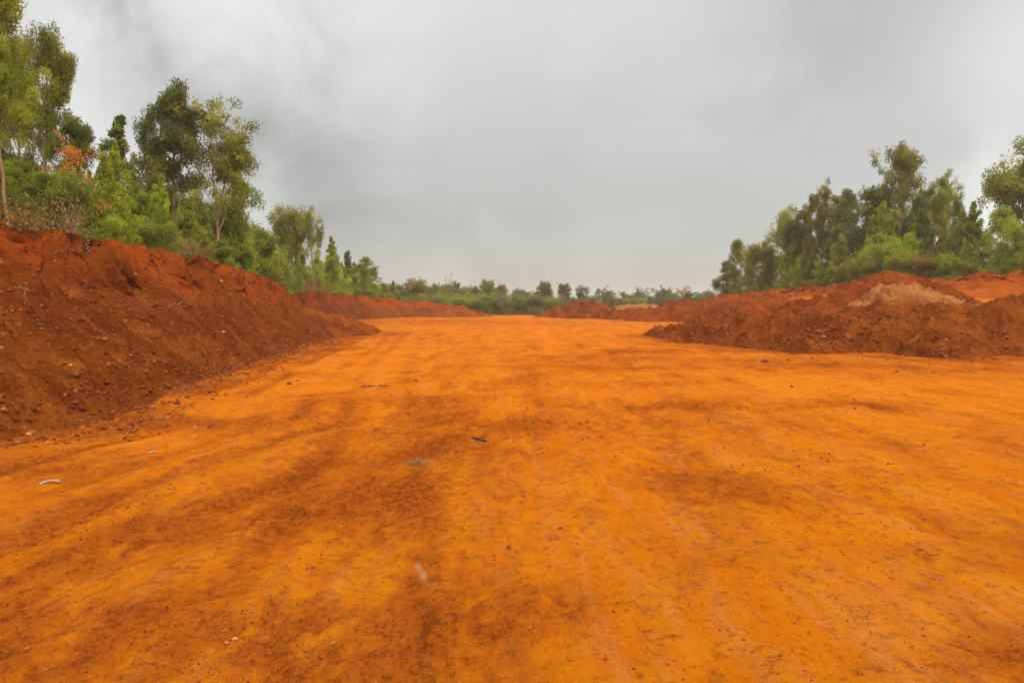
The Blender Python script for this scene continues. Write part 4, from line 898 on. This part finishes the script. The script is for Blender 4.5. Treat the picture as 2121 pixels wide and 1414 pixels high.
# ------------------------------------------------------------------ sky, sun, camera
SUN_EL, SUN_AZ = 42, 150      # high behind the camera's right shoulder, veiled by cloud
def world():
    w = bpy.data.worlds.new('World'); scene.world = w; w.use_nodes = True; t = w.node_tree; t.nodes.clear()
    N = t.nodes.new; L = t.links.new
    out = N('ShaderNodeOutputWorld'); tc = N('ShaderNodeTexCoord')
    def val(x, sock):
        if isinstance(x, bpy.types.NodeSocket): L(x, sock)
        else: sock.default_value = x
    def mth(op, a, b=0., clamp=False):
        n = N('ShaderNodeMath'); n.operation = op; n.use_clamp = clamp; val(a, n.inputs[0]); val(b, n.inputs[1]); return n.outputs[0]
    sky = N('ShaderNodeTexSky'); sky.sky_type = 'NISHITA'; sky.sun_disc = False; sky.sun_elevation = R(SUN_EL); sky.sun_rotation = R(SUN_AZ)
    b1 = N('ShaderNodeBackground'); b1.inputs[1].default_value = .08; L(sky.outputs[0], b1.inputs[0])
    sep = N('ShaderNodeSeparateXYZ'); L(tc.outputs['Generated'], sep.inputs[0]); z = sep.outputs[2]
    # overcast luminance: grey near the horizon, much brighter overhead
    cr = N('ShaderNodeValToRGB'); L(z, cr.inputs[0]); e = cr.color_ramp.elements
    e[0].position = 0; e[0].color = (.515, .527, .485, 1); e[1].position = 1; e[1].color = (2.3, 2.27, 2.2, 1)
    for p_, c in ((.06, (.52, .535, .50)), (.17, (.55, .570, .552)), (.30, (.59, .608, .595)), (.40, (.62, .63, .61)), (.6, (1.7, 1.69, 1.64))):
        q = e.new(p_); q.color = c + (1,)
    # cloud deck: direction projected to a flat layer
    zz = mth('ADD', mth('MAXIMUM', z, 0.), .16)
    cx = mth('DIVIDE', sep.outputs[0], zz); cy = mth('DIVIDE', sep.outputs[1], zz)
    cmb = N('ShaderNodeCombineXYZ'); L(cx, cmb.inputs[0]); L(cy, cmb.inputs[1])
    def noise(sc, det, rough, dist, off):
        n = N('ShaderNodeTexNoise'); a = N('ShaderNodeVectorMath'); a.operation = 'ADD'; L(cmb.outputs[0], a.inputs[0]); a.inputs[1].default_value = off
        L(a.outputs[0], n.inputs['Vector']); n.inputs['Scale'].default_value = sc; n.inputs['Detail'].default_value = det; n.inputs['Roughness'].default_value = rough; n.inputs['Distortion'].default_value = dist; return n.outputs['Fac']
    gen = N('ShaderNodeTexNoise'); L(tc.outputs['Generated'], gen.inputs['Vector']); gen.inputs['Scale'].default_value = 5.5; gen.inputs['Detail'].default_value = 6; gen.inputs['Roughness'].default_value = .55; gen.inputs['Distortion'].default_value = .5; n3 = gen.outputs['Fac']
    n1 = noise(.55, 3, .5, .5, (3.1, 1.2, 0)); n2 = noise(1.6, 5, .5, .6, (7.7, 4.2, 0))
    left = mth('MULTIPLY', mth('ADD', mth('MULTIPLY', sep.outputs[0], -1.4), .25), 1., True)     # the cloud is more broken on the left
    k = mth('ADD', 1., mth('MULTIPLY', mth('SUBTRACT', n1, .5), .30))
    k = mth('ADD', k, mth('MULTIPLY', mth('SUBTRACT', n2, .5), .05))
    k = mth('ADD', k, mth('MULTIPLY', mth('SUBTRACT', n3, .5), mth('ADD', .22, mth('MULTIPLY', left, 1.6))))
    # a few masses of brighter and darker cloud: (direction pixel, spread, amount)
    for px, py, sp, amt in ((230, 60, .20, .34), (640, 30, .24, .30), (430, 130, .07, .12), (330, 240, .12, -.40), (580, 290, .10, -.36), (470, 330, .08, -.15), (690, 230, .035, .12), (330, 340, .05, .30), (500, 420, .09, .22), (140, 330, .06, .25), (130, 200, .07, .1), (2150, 150, .10, .30), (1740, -10, .15, -.24), (1250, 90, .25, .12), (930, 430, .28, -.10), (2060, 440, .05, .55), (730, 330, .10, -.10), (1700, 230, .3, .05), (1100, 350, .2, -.04)):
        d = Vector(ray(px, py)).normalized(); dp = N('ShaderNodeVectorMath'); dp.operation = 'DISTANCE'; L(tc.outputs['Generated'], dp.inputs[0]); dp.inputs[1].default_value = d
        dist = mth('ADD', dp.outputs['Value'], mth('MULTIPLY', mth('SUBTRACT', n3, .5), sp * 2.6))
        g = mth('POWER', 2.718, mth('MULTIPLY', mth('POWER', mth('DIVIDE', dist, sp), 2.), -1.)); k = mth('ADD', k, mth('MULTIPLY', g, amt))
    # added glow around the sun direction, unseen behind the camera, to brighten the trees
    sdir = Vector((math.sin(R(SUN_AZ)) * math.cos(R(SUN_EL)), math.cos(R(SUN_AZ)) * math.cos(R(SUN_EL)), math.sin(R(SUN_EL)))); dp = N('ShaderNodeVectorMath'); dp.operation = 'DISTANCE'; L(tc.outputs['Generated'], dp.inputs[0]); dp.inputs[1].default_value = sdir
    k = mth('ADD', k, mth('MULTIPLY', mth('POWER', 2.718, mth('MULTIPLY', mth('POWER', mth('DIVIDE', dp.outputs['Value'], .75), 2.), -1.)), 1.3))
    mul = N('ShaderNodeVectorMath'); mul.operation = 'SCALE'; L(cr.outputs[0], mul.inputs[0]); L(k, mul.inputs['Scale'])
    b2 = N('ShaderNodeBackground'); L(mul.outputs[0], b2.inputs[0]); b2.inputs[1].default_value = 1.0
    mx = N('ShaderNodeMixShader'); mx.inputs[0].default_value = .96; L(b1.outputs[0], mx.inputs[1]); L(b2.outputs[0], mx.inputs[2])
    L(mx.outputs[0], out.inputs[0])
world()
sd = bpy.data.lights.new('sun', 'SUN'); sd.energy = 1.5; sd.angle = R(12); sd.color = (1, .95, .86)
so = bpy.data.objects.new('sun', sd); COL.objects.link(so)
# direction towards the sun from elevation and rotation (rotation 0 = +Y, clockwise seen from above)
el, az = R(SUN_EL), R(SUN_AZ); tos = Vector((math.sin(az) * math.cos(el), math.cos(az) * math.cos(el), math.sin(el)))
so.rotation_euler = tos.to_track_quat('Z', 'Y').to_euler(); so.location = (0, 0, 30)
cd = bpy.data.cameras.new('camera'); co = bpy.data.objects.new('camera', cd); COL.objects.link(co)
cd.sensor_width = 36; cd.lens = 36 * F / 2121; cd.clip_end = 5000; cd.clip_start = .05
co.location = (0, 0, CAM_H); co.rotation_euler = (R(90) - PITCH, 0, 0)
scene.camera = co
vs = scene.view_settings; vs.view_transform = 'Standard'; vs.look = 'None'; vs.exposure = 0.0; vs.gamma = 1
scene.render.engine = 'CYCLES'; c = scene.cycles
c.use_denoising = True; c.denoising_prefilter = 'ACCURATE'; c.denoising_input_passes = 'RGB_ALBEDO_NORMAL'; c.max_bounces = 6; c.diffuse_bounces = 4; c.transmission_bounces = 4; c.transparent_max_bounces = 4; c.volume_bounces = 1
c.use_adaptive_sampling = False
print('trees', NTREE[0])
